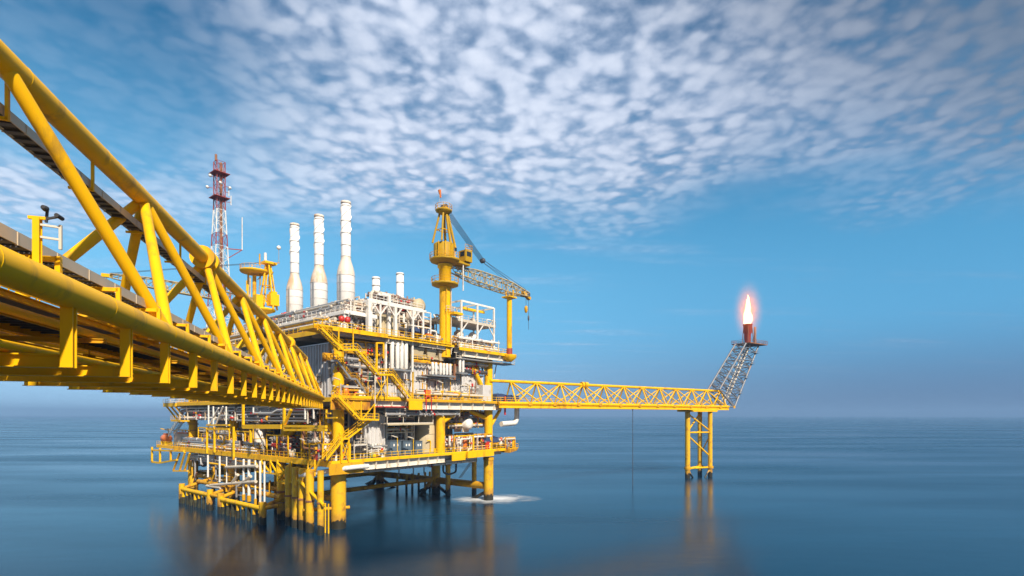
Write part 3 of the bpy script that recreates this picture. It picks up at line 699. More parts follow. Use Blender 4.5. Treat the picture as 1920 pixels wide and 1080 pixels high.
MB().cyl((g1.x, g1.y, 3.0), (h0.x, h0.y, 3.4), .4, n=10).build('fender_link', 'ydirty', PF)
for p in (f0, f1, g0, g1): MB().cyl((p.x, p.y, 3.2), (0, p.y + 1, 5), .38, n=10).build('fender_strut', 'ydirty', PF)
MB().cyl((-3.5, g1.y, 4.6), (-3.5, f0.y, 4.6), .5, n=12).build('fender_rear_tube', 'ydirty', PF)
# yellow conductors by the near leg
for px, r, u in ((527, 1.0, -2.5), (541, .8, -4.2), (555, .95, -4.4), (567, .85, -4.6), (581, .92, -5), (601, .7, -5)):
    p = Lf(px, 985, u); MB().cyl((p.x, p.y, -3), (p.x, p.y, ZL - 1.3), r * .75, n=20).build('conductor', 'leg', PF)
    MB().cyl((p.x, p.y, 5.2), (p.x, p.y, 5.5), r * .75 + .1, n=20).build('conductor_band', 'rust', PF)
p = Lf(560, 900, -5.2); q = Lf(607, 947, -5.2); MB().cyl(p, q, .28, n=10).build('guide_brace', 'yellow', PF)
MB().cyl((-5.2, 2.5, 3.6), (1.5, -1.2, 3.6), .3, n=10).build('guide_brace', 'ydirty', PF)
for px in (610, 616): 
    p = Lf(px, 960, -3.5); MB().cyl((p.x, p.y, -2), (p.x, p.y, 5), .13, n=8).build('boat_ladder', 'yellow', PF)
# white risers and caisson pipes under the lower deck
for px, r, zb in ((390, .28, 6.2), (412, .28, 5.6), (457, .3, 3), (467, .4, 3.0), (479, .22, 2.6), (488, .3, 2.2), (496, .25, 2.0), (425, .18, 4), (442, .2, 6)):
    r *= .72; p = Lf(px, 900, -4.4); MB().cyl((p.x, p.y, zb), (p.x, p.y, ZL - .9), r, n=12).build('riser', 'bright', PF)
    if zb < 5: MB().cyl((p.x, p.y, -2), (p.x, p.y, zb), r * .85, n=10).build('riser_foot', 'wet', PF)
    if zb < 5: MB().cyl((p.x, p.y, zb - .2), (p.x, p.y, zb + 1), r + .12, n=10).build('riser_sleeve', 'ydirty', PF)
for a, b in (((388, 911), (414, 915)), ((395, 910), (480, 903)), ((424, 876), (482, 874)), ((448, 911), (470, 893)), ((436, 905), (446, 890))):
    MB().cyl(Lf(*a, -4.6), Lf(*b, -4.6), .32, n=10).build('white_tie', 'cream', PF)
MB().tube([Lf(562, 892, -5), R(655, 877, -3.6), R(690, 874, -3.2)], .42, 12).build('white_header', 'bright', PF)
for a, b in (((405, 870), (405, 905)), ((403, 862), (403, 880)), ((380, 850), (380, 872)), ((366, 862), (366, 900))):
    MB().cyl(Lf(*a, -2), Lf(*b, -2), .2, n=8).build('drain_pipe', 'grey', PF)
for px in (372, 382, 402, 414): 
    p = Lf(px, 858, 2); MB().lathe((p.x, p.y, ZL - 5.2), [(.3, 0), (1, .5), (1, 3.4), (.5, 3.9)], 16).build('sump_tank', 'grey', PF)
rr = random.Random(21)
for k in range(46):
    a = V(rr.uniform(-5, 1), rr.uniform(8, 62), rr.uniform(3.4, ZL - 1.2)); kk = rr.random()
    b = a + (V(0, rr.uniform(3, 9), 0) if kk < .4 else V(rr.uniform(2, 6), 0, 0) if kk < .55 else V(0, rr.uniform(-3, 3), rr.uniform(-4, -1.5)) if kk < .8 else V(0, 0, rr.uniform(-4, -2)))
    b.z = max(3.2, b.z)
    if (b - a).length > 1: MB().cyl(a, b, rr.choice((.08, .12, .17, .22)), n=8).build('under_deck_brace', rr.choice(('yellow', 'ydirty', 'ydirty', 'cream', 'steel', 'rust')), PF)
# caissons under the right-hand rear
for k, px in enumerate((745, 762, 773, 785, 797, 806)):
    p = R(px, 900, 24); MB().cyl((p.x, p.y, -2), (p.x, p.y, 4.8), .3, n=8).build('caisson', 'leg', PF)
for px in (748, 775, 795): p = R(px, 860, 20); MB().cyl((p.x, p.y, 5), (p.x, p.y, ZL - 1), .16, n=8).build('drain_pipe', 'steel', PF)
MB().tube([R(831, 866, 4), R(831, 886, 4), R(842, 890, 4), R(855, 885, 4), R(855, 862, 4)], .22, 8).build('overboard_loop', 'dsteel', PF)
p = R(840, 900, 12); MB().cyl((p.x, p.y, -2), (p.x, p.y, 7.5), .62, n=16).build('pump_caisson', 'leg', PF)
MB().lathe((p.x, p.y, 7.5), [(.9, 0), (.9, .5), (.45, .6), (.45, 1.9), (.7, 2.0), (.7, 2.5)], 16).build('caisson_head', 'ydirty', PF)
p = R(889, 900, 7); MB().cyl((p.x, p.y, -2), (p.x, p.y, ZL - 1.2), .6, n=16).build('pump_caisson', 'leg', PF)
for dy in (0, 3): MB().bar(R(861 + dy, 896, 3), R(882 + dy, 866, 3), .12).build('access_ladder', 'steel', PF)

# ------------------------------------------------------------------ hanging frames on the left-hand face
def hang_frame(pts, w=.28, depth=None, name='hanging_frame', u=-4.2, m='yellow'):
    b = MB()
    for a, c in pts: b.bar(Lf(*a, u), Lf(*c, u), w)
    b.build(name, m, PF)
hang_frame([((438, 800), (438, 862)), ((388, 802), (388, 850)), ((388, 805), (430, 805)), ((388, 797), (430, 797)), ((402, 800), (402, 848))], .35)
hang_frame([((456, 758), (456, 802)), ((456, 802), (528, 802)), ((456, 798), (528, 798))], .42)
hang_frame([((533, 762), (533, 806)), ((533, 806), (612, 806)), ((533, 799), (612, 800)), ((534, 795), (546, 768)), ((470, 806), (470, 830))], .42)
hang_frame([((478, 862), (478, 884)), ((478, 884), (520, 889)), ((520, 862), (520, 902)), ((520, 902), (562, 905)), ((490, 862), (490, 885)), ((507, 862), (507, 887)), ((546, 865), (546, 903)),
            ((478, 866), (490, 884)), ((490, 866), (507, 886)), ((507, 866), (520, 888)), ((520, 868), (545, 902)), ((562, 903), (590, 868)), ((546, 900), (522, 870)), ((546, 868), (533, 886)), ((522, 900), (545, 868))], .26)
for du in (2.5,):
    hang_frame([((478, 884), (520, 889)), ((520, 902), (562, 905)), ((478, 862), (478, 884)), ((520, 862), (520, 902)), ((507, 864), (490, 885))], .22, u=-4.2 + du)
for px, py in ((478, 884), (520, 889), (520, 902), (562, 905)):
    a = Lf(px, py, -4.2); MB().bar(a, (a.x + 2.5, a.y, a.z), .2).build('hanging_frame', 'yellow', PF)
hang_frame([((285, 838), (285, 866)), ((285, 866), (300, 868)), ((300, 840), (300, 868)), ((300, 868), (332, 862)), ((285, 844), (345, 846)), ((320, 843), (320, 864))], .4, u=-3.4)
hang_frame([((325, 882), (337, 850)), ((337, 882), (347, 848)), ((325, 883), (352, 883)), ((346, 882), (356, 850))], .35, u=-3.2)
hang_frame([((590, 862), (590, 892)), ((590, 892), (586, 895)), ((577, 862), (577, 880)), ((600, 862), (590, 885))], .22)
hang_frame([((612, 768), (612, 784)), ((612, 784), (632, 783)), ((612, 775), (620, 775))], .25, u=-4)
hang_frame([((391, 760), (391, 806)), ((410, 765), (391, 800)), ((400, 762), (400, 800)), ((418, 762), (404, 798)), ((424, 762), (424, 800))], .24, m='bright', u=-3.8)
hang_frame([((475, 774), (475, 764)), ((475, 774), (510, 774)), ((510, 774), (520, 768)), ((520, 768), (545, 768)), ((545, 764), (600, 766)), ((588, 757), (588, 785)), ((572, 764), (572, 786))], .22, m='bright', u=-4)
# left end of the mid deck: outboard platform with brackets
MB().box(-3.3, 2, 66, 74.5, ZM - .9, ZM).build('end_walkway', 'yellow', PF)
railing([(-3.3, 66, ZM), (-3.3, 74.5, ZM), (2, 74.5, ZM)], 'cream')
for v in (67, 70, 73): MB().bar((-3, v, ZM - .8), (-1, v - 3, ZM - 5), .3).build('bracket_strut', 'yellow', PF)
MB().box(-5, -3, 58, 64, ZM - 4.6, ZM - 4.3).build('hanging_walkway', 'yellow', PF)
railing([(-5, 58, ZM - 4.3), (-5, 64, ZM - 4.3)])
# ring platforms on the far left leg
for z in (12.8, 14.4, 16, 17.6): MB().cyl((0, 64, z), (0, 64, z + .25), 1.25, n=20).build('leg_ring', 'ydirty', PF)

# ------------------------------------------------------------------ stairs
def stair(name, label, legs, w, ax, m='yellow', sm='yellow', group=None):
    """legs: list of points (top of tread line); w = offset vector across the flight"""
    base = legs[-1]; t = thing(name, label, 'stairs', base, group=group); w = Vector(w)
    for a, b in zip(legs, legs[1:]):
        flat = abs(a.z - b.z) < .4
        for k in (0, 1):
            MB().bar(a + w * k, b + w * k, .10, .34).build('stringer', sm, t)
            rl = MB(); L = (b - a).length; n = max(1, round(L / 1.2))
            for z in (.55, 1.05): rl.bar(a + w * k + V(0, 0, z), b + w * k + V(0, 0, z), .075)
            for i in range(n + 1):
                p = a.lerp(b, i / n) + w * k; rl.bar(p, p + V(0, 0, 1.05), .075)
            rl.build('handrail', m, t)
        if flat:
            b_ = MB(); b_.hexa([a + V(0, 0, -.05), b + V(0, 0, -.05), b + w + V(0, 0, -.05), a + w + V(0, 0, -.05), a + V(0, 0, .02), b + V(0, 0, .02), b + w + V(0, 0, .02), a + w + V(0, 0, .02)]).build('landing', 'tread', t)
        else:
            tr = MB(); n = max(2, int(abs(a.z - b.z) / .22)); d = (b - a); d.z = 0; d.normalize()
            for i in range(n):
                p = a.lerp(b, (i + .5) / n); q = p + w
                tr.hexa([p - d * .14, p + d * .14, q + d * .14, q - d * .14, p - d * .14 + V(0, 0, .04), p + d * .14 + V(0, 0, .04), q + d * .14 + V(0, 0, .04), q - d * .14 + V(0, 0, .04)])
            tr.build('treads', 'tread', t)
    return t
W1 = (0, -1.3, 0)
t = stair('staircase', 'long yellow staircase in three flights between the upper deck and the middle deck', [R(595, 617, -3.2), R(635, 657, -3.2), R(662, 657, -3.2), R(703, 703, -3.2), R(728, 703, -3.2), R(762, 747, -3.2)], W1, 'u')
for px, y0, y1 in ((703, 703, 757), (726, 705, 748), (662, 615, 657), (635, 620, 657)):
    b = MB(); b.bar(R(px, y0, -4.4), R(px, y1, -4.4), .18).build('stair_post', 'cream' if px == 703 else 'yellow', t)
MB().bar(R(705, 710, -4.4), R(725, 745, -4.4), .12).bar(R(725, 710, -4.4), R(705, 745, -4.4), .12).bar(R(715, 705, -4.4), R(715, 748, -4.4), .1).build('stair_bracing', 'yellow', t)
t = stair('staircase', 'grey edged staircase against corrugated cladding behind the long yellow staircase', [R(612, 677, -.6), R(625, 677, -.6), R(650, 711, -.6), R(660, 711, -.6), R(678, 738, -.6)], W1, 'u', 'ydirty', 'steel')
MB().box(*sorted((R(612, 676, -1).x, R(652, 676, -1).x)), .1, .3, R(612, 677, -1).z, R(612, 660, -1).z).build('landing_screen', 'ydirty', t)
t = stair('staircase', 'yellow staircase dropping from the middle deck to a small hanging landing', [R(627, 744, -3.2), R(667, 786, -3.2), R(702, 787, -3.2)], W1, 'u')
MB().bar(R(702, 757, -4.5), R(702, 787, -4.5), .22).bar(R(702, 758, -4.5), R(680, 785, -4.5), .16).bar(R(677, 752, -4.5), R(677, 787, -4.5), .16).bar(R(663, 752, -4.5), R(663, 780, -4.5), .14).build('hanger', 'yellow', t)
t = stair('staircase', 'yellow staircase from the hanging landing down to the lower deck by the near leg', [R(688, 788, -1.6), R(644, 822, -1.6), R(636, 822, -1.6), R(604, 862, -1.6)], W1, 'u')
MB().bar(R(640, 822, -2.9), R(640, 868, -2.9), .28).bar(R(654, 822, -2.9), R(654, 866, -2.9), .2).bar(R(641, 828, -2.9), R(653, 862, -2.9), .12).bar(R(653, 828, -2.9), R(641, 862, -2.9), .12).build('stair_post', 'yellow', t)
t = stair('staircase', 'grey steel staircase rising at the far left end of the lower deck', [Lf(352, 762, -2), Lf(316, 818, -2)], (1.3, 0, 0), 'v', 'cream', 'steel')
# ------------------------------------------------------------------ exhaust stacks and their deck
SD = thing('stack_deck', 'raised white steel deck on knee braced columns under the three exhaust stacks', 'raised deck', (2, 20, ZU))
MB().box(2, 8, 1, 44, ZT - .35, ZT).build('floor', 'cream', SD)
MB().box(8.02, 16, 10.4, 44, ZT - .35, ZT).build('floor', 'cream', SD)
MB().bar((1.95, 1, ZT - .3), (1.95, 44, ZT - .3), .2, .5).build('edge_beam', 'white', SD)
MB().bar((2, .95, ZT - .3), (9, .95, ZT - .3), .2, .5).build('edge_beam', 'white', SD)
for v in (1.4, 6.5, 11.8, 17, 22.2, 27.5, 32.7, 38, 43):
    MB().bar((2.2, v, ZU), (2.2, v, ZT - .4), .45).build('column', 'white', SD)
    for s_ in (-1, 1):
        MB().bar((2.2, v + s_ * .1, ZU + 1.6), (2.2, v + s_ * 1.7, ZT - .45), .2).build('knee_brace', 'white', SD)
for p in ([(2, 1, ZT), (2, 44, ZT)], [(2, 1, ZT), (9, 1, ZT)]): rail(MB(), p, r=.045).build('railing', 'white', SD)
rr = random.Random(11)
for i in range(40):
    v = rr.uniform(2, 43); u = rr.uniform(2.8, 6.5); h = rr.uniform(.8, 2.4)
    m = rr.choice(('cream', 'white', 'steel', 'stained', 'cream', 'steel', 'ydirty'))
    b = MB()
    if rr.random() < .5: b.cyl((u, v, ZT), (u, v, ZT + h), rr.uniform(.12, .3), n=8)
    else: b.tube([(u, v, ZT), (u, v, ZT + h), (u + 1, v, ZT + h), (u + 1, v + rr.uniform(-3, 3), ZT + h)], rr.uniform(.08, .2), 7)
    b.build('deck_pipe', m, SD)

def stack(v, k, name_label, top):
    u = 10
    t = thing('exhaust_stack', name_label, 'exhaust stack', (u, v, ZT), group='tall white exhaust stacks in a row')
    zb, zt = 43.2, top
    MB().lathe((u, v, 0), [(1.72, zb), (1.8, zb + .1), (1.8, 48.6)], 28).build('silencer_body', 'stackw', t)
    MB().lathe((u, v, 0), [(1.8, 48.6), (1.72, 49.5), (1.48, 50.5), (1.18, 51.4), (1.02, 52.0), (.99, 52.6)], 28).build('cone', 'cone', t)
    b = MB().lathe((u, v, 0), [(.98, 52.6), (.98, zt), (.86, zt), (.86, zt - .4)], 24).build('flue', 'stackw', t)
    MB().lathe((u, v, 0), [(1.0, zt - .5), (1.03, zt - .5), (1.03, zt + .06), (.84, zt + .06), (.84, zt - .3)], 24).build('rim', 'stained', t)
    st = MB(); turns = 2.2; n = 90; z0, z1 = zt - 7.2, zt - .7
    for s_ in (0, 2.09, 4.19):
        pts = []
        for i in range(n + 1):
            a = s_ + turns * 2 * pi * i / n / 3 * 1.2; z = z0 + (z1 - z0) * i / n
            pts.append((a, z))
        for (a, z), (a2, z2) in zip(pts, pts[1:]):
            i1, i2 = Vector((cos(a), sin(a), 0)), Vector((cos(a2), sin(a2), 0)); c = Vector((u, v, 0))
            st.hexa([c + i1 * .97 + V(0, 0, z - .04), c + i1 * 1.12 + V(0, 0, z - .04), c + i2 * 1.12 + V(0, 0, z2 - .04), c + i2 * .97 + V(0, 0, z2 - .04),
                     c + i1 * .97 + V(0, 0, z + .04), c + i1 * 1.12 + V(0, 0, z + .04), c + i2 * 1.12 + V(0, 0, z2 + .04), c + i2 * .97 + V(0, 0, z2 + .04)])
    st.build('helical_strake', 'stackw', t)
    for z in (52.6, 54.9, 57.4, zt - 4, zt - .9):
        MB().lathe((u, v, z), [(.98, -.05), (1.05, -.05), (1.05, .05), (.98, .05)], 24).build('flange_ring', 'lgrey', t)
    for z in (zb + .1, 45.2, 47, 48.6):
        MB().lathe((u, v, z), [(1.8, -.04), (1.86, -.04), (1.86, .04), (1.8, .04)], 28).build('flange_ring', 'lgrey', t)
    for a in range(6):
        c, s_ = cos(a * pi / 3), sin(a * pi / 3)
        MB().bar((u + 1.6 * c, v + 1.6 * s_, ZT), (u + 1.6 * c, v + 1.6 * s_, zb), .28).build('support_leg', 'white', t)
    MB().lathe((u, v, 0), [(1.1, ZT), (1.1, zb - 1.4), (1.65, zb)], 20).build('inlet_cone', 'stained', t)
    MB().box(u - 2.4, u - .6, v - 1.4, v + 1.4, ZT, ZT + 2.6).build('access_box', 'white' if k == 2 else 'cream', t)
    rl = MB(); rl.box(u - 2.9, u + 2.9, v - 2.9, v - 2.1, 41.6, 41.7)
    rail(rl, [(u - 2.9, v - 2.9, 41.7), (u + 2.9, v - 2.9, 41.7)], sp=1.1); rail(rl, [(u - 2.9, v - 2.9, 41.7), (u - 2.9, v + 2, 41.7)], sp=1.1)
    rl.build('service_walkway', 'cream', t)
    ld = MB()
    for y in (-.22, .22): ld.bar((u - 1.95, v + y - 1, ZT + 2), (u - 1.95, v + y - 1, 49), .06)
    z = ZT + 2
    while z < 49: ld.bar((u - 1.95, v - 1.22, z), (u - 1.95, v - .78, z), .04); z += .3
    ld.build('ladder', 'steel', t)
stack(12.7, 0, 'tallest looking white exhaust stack, nearest of the three and just left of the khaki module', 63.9)
stack(22.8, 1, 'middle white exhaust stack of the row of three', 63.5)
stack(33.0, 2, 'farthest left white exhaust stack with a square box at its foot', 63.9)

def small_stack(px, yt, yb, v, label):
    p = R(px, yt, v); q = R(px, yb, v)
    t = thing('vent_stack', label, 'vent stack', (p.x, v, ZU))
    MB().lathe((p.x, v, 0), [(1.0, q.z - 4), (1.0, q.z - 1.5), (.8, q.z - .8), (.8, p.z), (.7, p.z), (.7, p.z - .3)], 20).build('flue', 'stackw', t)
    for z in (p.z - .3, (p.z + q.z) / 2): MB().lathe((p.x, v, z), [(.8, -.08), (.9, -.08), (.9, .08), (.8, .08)], 20).build('flange_ring', 'lgrey', t)
    MB().cyl((p.x, v, ZU), (p.x, v, q.z - 4), .9, n=16).build('casing', 'stained', t)
small_stack(705, 520, 552, 11, 'short white vent stack between the exhaust stacks and the white frame')
small_stack(750, 512, 548, 9, 'short white vent stack rising beside the brown lagged duct')

# ------------------------------------------------------------------ upper deck modules
def turbine_module():
    t = thing('turbine_enclosure', 'khaki turbine enclosure with a brown lagged duct above it on the upper deck', 'machine housing', (9, 4, ZU))
    a, b = R(694, 600, 3).x, R(747, 600, 3).x
    z1 = R(720, 588, 3).z
    MB().box(a, b, 3, 10, ZU, z1 - .02).build('housing', 'khaki', t)
    for i in range(5):
        x = a + (b - a) * (i + .5) / 5; MB().box(x - .04, x + .04, 2.93, 3, ZU + .1, z1 - .1).build('panel_rib', 'khaki', t)
    MB().box(a - .1, b + .1, 2.9, 10.1, z1, z1 + .2).build('roof_cap', 'dsteel', t)
    c, d = R(712, 600, 4).x, R(740, 600, 4).x
    MB().lathe(((c + d) / 2, 5, 0), [(1.7, z1 + .2), (1.7, z1 + 2.8), (1.3, z1 + 4), (.6, z1 + 4.6)], 20).build('lagged_duct', 'rrust', t)
    MB().box(c - 2.5, c, 3.8, 8, z1 + .2, z1 + 2.2).build('intake_hood', 'rrust', t)
    MB().tube([(a + 1, 4, z1 + 2), (a + 1, 4, z1 + 4.2), (c + 1, 4, z1 + 4.2)], .3, 10).build('pipe', 'cream', t)
turbine_module()
def white_frame():
    t = thing('portal_frame', 'white portal frame with knee braces along the edge of the upper deck', 'frame', (14, .5, ZU))
    zt = 41.4; xs = [R(p, 600, .4).x for p in (692, 713, 741, 774, 793)]; rs = (.9, .3, .55, .36, .36)
    for i, x in enumerate(xs):
        MB().bar((x, .4, ZU), (x, .4, zt), rs[i]).build('column', 'bright', t)
        for s_ in (-1, 1):
            if (i == 0 and s_ < 0) or (i == 4 and s_ > 0): continue
            MB().bar((x, .4, zt - 2.3), (x + s_ * 1.7, .4, zt - .2), .22).build('knee_brace', 'bright', t)
    MB().bar((xs[0] - .4, .4, zt), (xs[-1] + .8, .4, zt), .3, .55).build('top_beam', 'bright', t)
    MB().bar((xs[0], 6, zt), (xs[-1], 6, zt), .3, .5).build('top_beam', 'white', t)
    for x in (xs[0], xs[2], xs[4]):
        MB().bar((x, .5, zt - .02), (x, 6, zt - .02), .25, .4).build('cross_beam', 'white', t)
        MB().bar((x, 6, ZU), (x, 6, zt), .35).build('column', 'white', t)
    MB().bar((xs[2] - 2.6, 2.4, zt + 2.2), (xs[2], 2.4, zt + 2.4), .3, .5).bar((xs[2], 2.4, ZU), (xs[2], 2.4, zt + 2.4), .6).build('hoist_beam', 'bright', t)
    rail(MB(), [(xs[0], .3, zt + .3), (xs[-1], .3, zt + .3)]).build('railing', 'white', t)
    a = R(770, 615, .4).x; b = R(800, 615, .4).x
    MB().bar((a, .3, ZU + 3.3), (b + 1, .3, ZU + 3.3), .2).bar((b + 1, .3, ZU), (b + 1, .3, ZU + 6.5), .2).bar((b - .8, .3, ZU + 6.5), (b + 1, .3, ZU + 6.5), .2).build('side_frame', 'bright', t)
    MB().tube([(b + 1, 1, ZU + 1), (b + 1, 1, ZU + 3), (b + 3.3, 1, ZU + 3), (b + 3.3, 1, ZU + .2)], .22, 10).build('pipe', 'bright', t)
white_frame()
def drum(px, py, v, r, L, m, label, name='horizontal_drum', ax='y', zfoot=None):
    p = R(px, py, v); t = thing(name, label, 'drum', (p.x, v, zfoot or p.z - r))
    if ax == 'y': MB().lathe((p.x, v, p.z), [(.05, -.5), (r * .6, -.38), (r, 0), (r, L), (r * .6, L + .4), (.05, L + .5)], 24, 'y').build('shell', m, t)
    else: MB().lathe((p.x - L / 2, v, p.z), [(.05, -.5), (r * .6, -.38), (r, 0), (r, L), (r * .6, L + .4), (.05, L + .5)], 24, 'x').build('shell', m, t)
    for k in (.25, .75):
        if ax == 'y': b = MB().box(p.x - r * .8, p.x + r * .8, v + L * k - .15, v + L * k + .15, zfoot or p.z - r - .6, p.z - r * .55)
        else: b = MB().box(p.x - L / 2 + L * k - .15, p.x - L / 2 + L * k + .15, v - r * .8, v + r * .8, zfoot or p.z - r - .6, p.z - r * .55)
        b.build('saddle', 'cream', t)
    MB().cyl((p.x, v + (L * .5 if ax == 'y' else 0), p.z), (p.x, v + (L * .5 if ax == 'y' else 0), p.z + r + .5), .2, n=10).build('nozzle', m, t)
    return t
drum(788, 573, 3, 1.5, 4, 'khaki', 'buff round ended drum high above the white portal frame', zfoot=41.2)
drum(778, 592, 3, 1.3, 4, 'stained', 'brown stained drum under the top beam of the white portal frame', zfoot=ZU)
drum(880, 795, .2, 1.25, 5, 'bright', 'white round ended vessel hung beneath the middle deck between the yellow braces', zfoot=None)

def tarp_box(a, b, v, v1, name, label, base=None):
    p, q = R(*a, v), R(*b, v); t = thing(name, label, 'covered load', (p.x, v, q.z))
    rr = random.Random(int(p.x * 10)); m = MB(); N = 8
    top = [(p.x + (q.x - p.x) * i / N, p.z + rr.uniform(-.25, .1)) for i in range(N + 1)]
    for (x0, z0), (x1, z1) in zip(top, top[1:]):
        m.hexa([(x0, v, q.z + .4), (x1, v, q.z + .4), (x1, v1, q.z + .4), (x0, v1, q.z + .4), (x0, v + .2, z0), (x1, v + .2, z1), (x1, v1 - .2, z1 - .2), (x0, v1 - .2, z0 - .2)])
    m.build('tarpaulin', 'blue', t)
    MB().box(p.x + .1, q.x - .1, v + .15, v1 - .1, q.z - .0, q.z + .4).build('skid', 'ydirty', t)
tarp_box((779, 613), (807, 631), 1.4, 4, 'covered_machine', 'navy tarpaulin covered machine on the upper deck behind the white frame')
tarp_box((933, 738), (951, 758), -2.4, 2, 'covered_machine', 'dark navy covered machine beside the start of the flare bridge')
tarp_box((952, 740), (974, 760), -3.0, 2, 'covered_machine', 'navy covered load at the outer edge of the flare bridge landing')
tarp_box((908, 818), (923, 832), -1, 3, 'covered_machine', 'navy covered pump at the right hand end of the lower deck')
tarp_box((925, 820), (936, 832), -1, 3, 'covered_machine', 'small navy covered load near the lower deck corner walkway')

def tower_frame():
    t = thing('equipment_tower', 'white open steel frame with vessels on a middle floor right of the tall crane', 'equipment frame', (34, 2, ZU - .5))
    z0 = ZU - .5; zt = R(895, 572, -1).z; zm = R(895, 606, -1).z
    x0, x1, x2 = R(865, 600, -1.5).x, R(895, 600, -1.5).x, R(926, 600, -1.5).x
    for x in (x0, x1, x2):
        MB().bar((x, -1.5, z0), (x, -1.5, zt), .34).build('column', 'bright', t)
        MB().bar((x, 5, z0), (x, 5, zt), .3).build('column', 'white', t)
        MB().bar((x, -1.5, zt), (x, 5, zt), .2, .35).build('roof_beam', 'bright', t)
    MB().bar((x0, -1.5, zt), (x2, -1.5, zt), .2, .4).build('roof_beam', 'bright', t); MB().bar((x0, 5, zt), (x2, 5, zt), .2, .4).build('roof_beam', 'white', t)
    MB().bar((x0 + 4, 2, zt - .5), (x2 + .5, 2, zt - .5), .4, .5).build('hoist_beam', 'yellow', t)
    MB().box(x0 - 4, x2 + .5, -1.6, 5.2, zm - .4, zm).build('middle_floor', 'cream', t)
    rail(MB(), [(x0 - 4, -1.6, zm), (x2 + .5, -1.6, zm), (x2 + .5, 5.2, zm)]).build('railing', 'cream', t)
    for x in (x0, x1, x2):
        MB().bar((x, -1.5, zm - 2.6), (x + (-2 if x == x2 else 2), -1.5, zm - .3), .2).build('knee_brace', 'bright', t)
    for k, (x, r) in enumerate(((x0 + 2.2, 1.1), (x1 + 1.6, 1.0), (x0 - 2.2, .9))):
        MB().lathe((x, 1.5, z0), [(r * .4, .6), (r, 1.1), (r, 4.2), (r * .4, 4.8)], 18).build('vessel', 'white' if k else 'stained', t)
        MB().lathe((x, 1.5, zm), [(r * .7, 0), (r * .7, 1.2), (r * .3, 1.6)], 14).build('vessel_head', 'stained', t)
    rr = random.Random(5)
    for k in range(26):
        x = rr.uniform(x0 - 4, x2); y = rr.uniform(-1.2, 4); z = rr.choice((z0, zm)); h = rr.uniform(.8, 3.2 if z == z0 else 1.5)
        MB().tube([(x, y, z), (x, y, z + h), (x + rr.uniform(-2.5, 2.5), y, z + h), (x + rr.uniform(-2, 2), y - .8, z + .1)], rr.uniform(.08, .2), 7).build('pipe', rr.choice(('cream', 'white', 'steel', 'stained', 'ydirty')), t)
tower_frame()

# ------------------------------------------------------------------ corrugated modules between decks
def clad(name, label, u0, u1, v0, v1, z0, z1, m='grey', seams=(), pitch=.9, dep=.22):
    t = thing(name, label, 'clad building', ((u0 + u1) / 2, (v0 + v1) / 2, z0))
    MB().corr((u0, v0), (u1, v0), z0, z1, (0, -1), pitch, dep).build('cladding', m, t)
    MB().corr((u0, v1), (u0, v0), z0, z1, (-1, 0), pitch, dep).build('cladding', m, t)
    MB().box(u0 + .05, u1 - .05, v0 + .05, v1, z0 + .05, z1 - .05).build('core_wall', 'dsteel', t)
    MB().box(u0 - .3, u1 + .1, v0 - .35, v1, z1 - .05, z1 + .15).build('roof_sheet', 'steel', t)
    for z in seams:
        MB().box(u0 - .2, u1, v0 - .32, v0 - .2, z - .1, z + .1).build('seam_flashing', 'cream', t)
    return t
uR = lambda px, v: R(px, 700, v).x
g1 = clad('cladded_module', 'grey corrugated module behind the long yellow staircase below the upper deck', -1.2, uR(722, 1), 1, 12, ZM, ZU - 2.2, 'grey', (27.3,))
g2 = clad('cladded_module', 'pale corrugated module below the bank of long white tubes', uR(725, .4), uR(768, .4), .4, 10, ZM, 28.6, 'lgrey', (26,))
g3 = clad('cladded_module', 'pale corrugated module with a pipe ledge below the row of six short white tubes', uR(772, .2), uR(862, .2), .2, 10, ZM, 30.5, 'lgrey', (27,))
g4 = clad('cladded_module', 'pale corrugated module at the right end of the middle deck by the yellow leg', uR(866, .6), uR(905, .6), .6, 10, ZM, 29, 'lgrey', (26.6,))
MB().box(uR(786, -1), uR(864, -1), -.9, .1, 27.6, 27.8).build('pipe_ledge', 'steel', g3)
rr = random.Random(31)
for k in range(5): MB().tube([(uR(786, -1) + k, -.4 - .1 * k, 28 + .12 * k), (uR(840 + 4 * k, -1), -.4 - .1 * k, 28 + .12 * k), (uR(840 + 4 * k, -1), -.4 - .1 * k, 30.6)], .1, 7).build('ledge_pipe', rr.choice(('steel', 'rust', 'cream')), g3)
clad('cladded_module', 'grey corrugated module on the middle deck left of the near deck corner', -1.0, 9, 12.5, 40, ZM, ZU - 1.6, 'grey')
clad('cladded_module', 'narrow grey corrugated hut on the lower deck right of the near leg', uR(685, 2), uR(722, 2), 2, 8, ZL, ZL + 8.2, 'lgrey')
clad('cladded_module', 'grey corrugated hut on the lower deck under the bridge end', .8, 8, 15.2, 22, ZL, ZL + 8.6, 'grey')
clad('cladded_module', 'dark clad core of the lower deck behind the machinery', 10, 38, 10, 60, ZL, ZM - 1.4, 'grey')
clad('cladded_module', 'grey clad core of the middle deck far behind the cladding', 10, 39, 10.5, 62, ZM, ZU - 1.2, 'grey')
clad('cladded_module', 'cream clad plant room on the upper deck behind the stacks', 16.5, 36, 11, 50, ZU, ZU + 4.5, 'stained')
clad('cladded_module', 'grey clad store at the far left of the lower deck', 3, 9, 30, 58, ZL, ZM - 1.6, 'grey')
MB().box(uR(600, 8), uR(632, 8), 8, 9, ZL, ZM - 1.6).build('screen_wall', 'grey', PF)

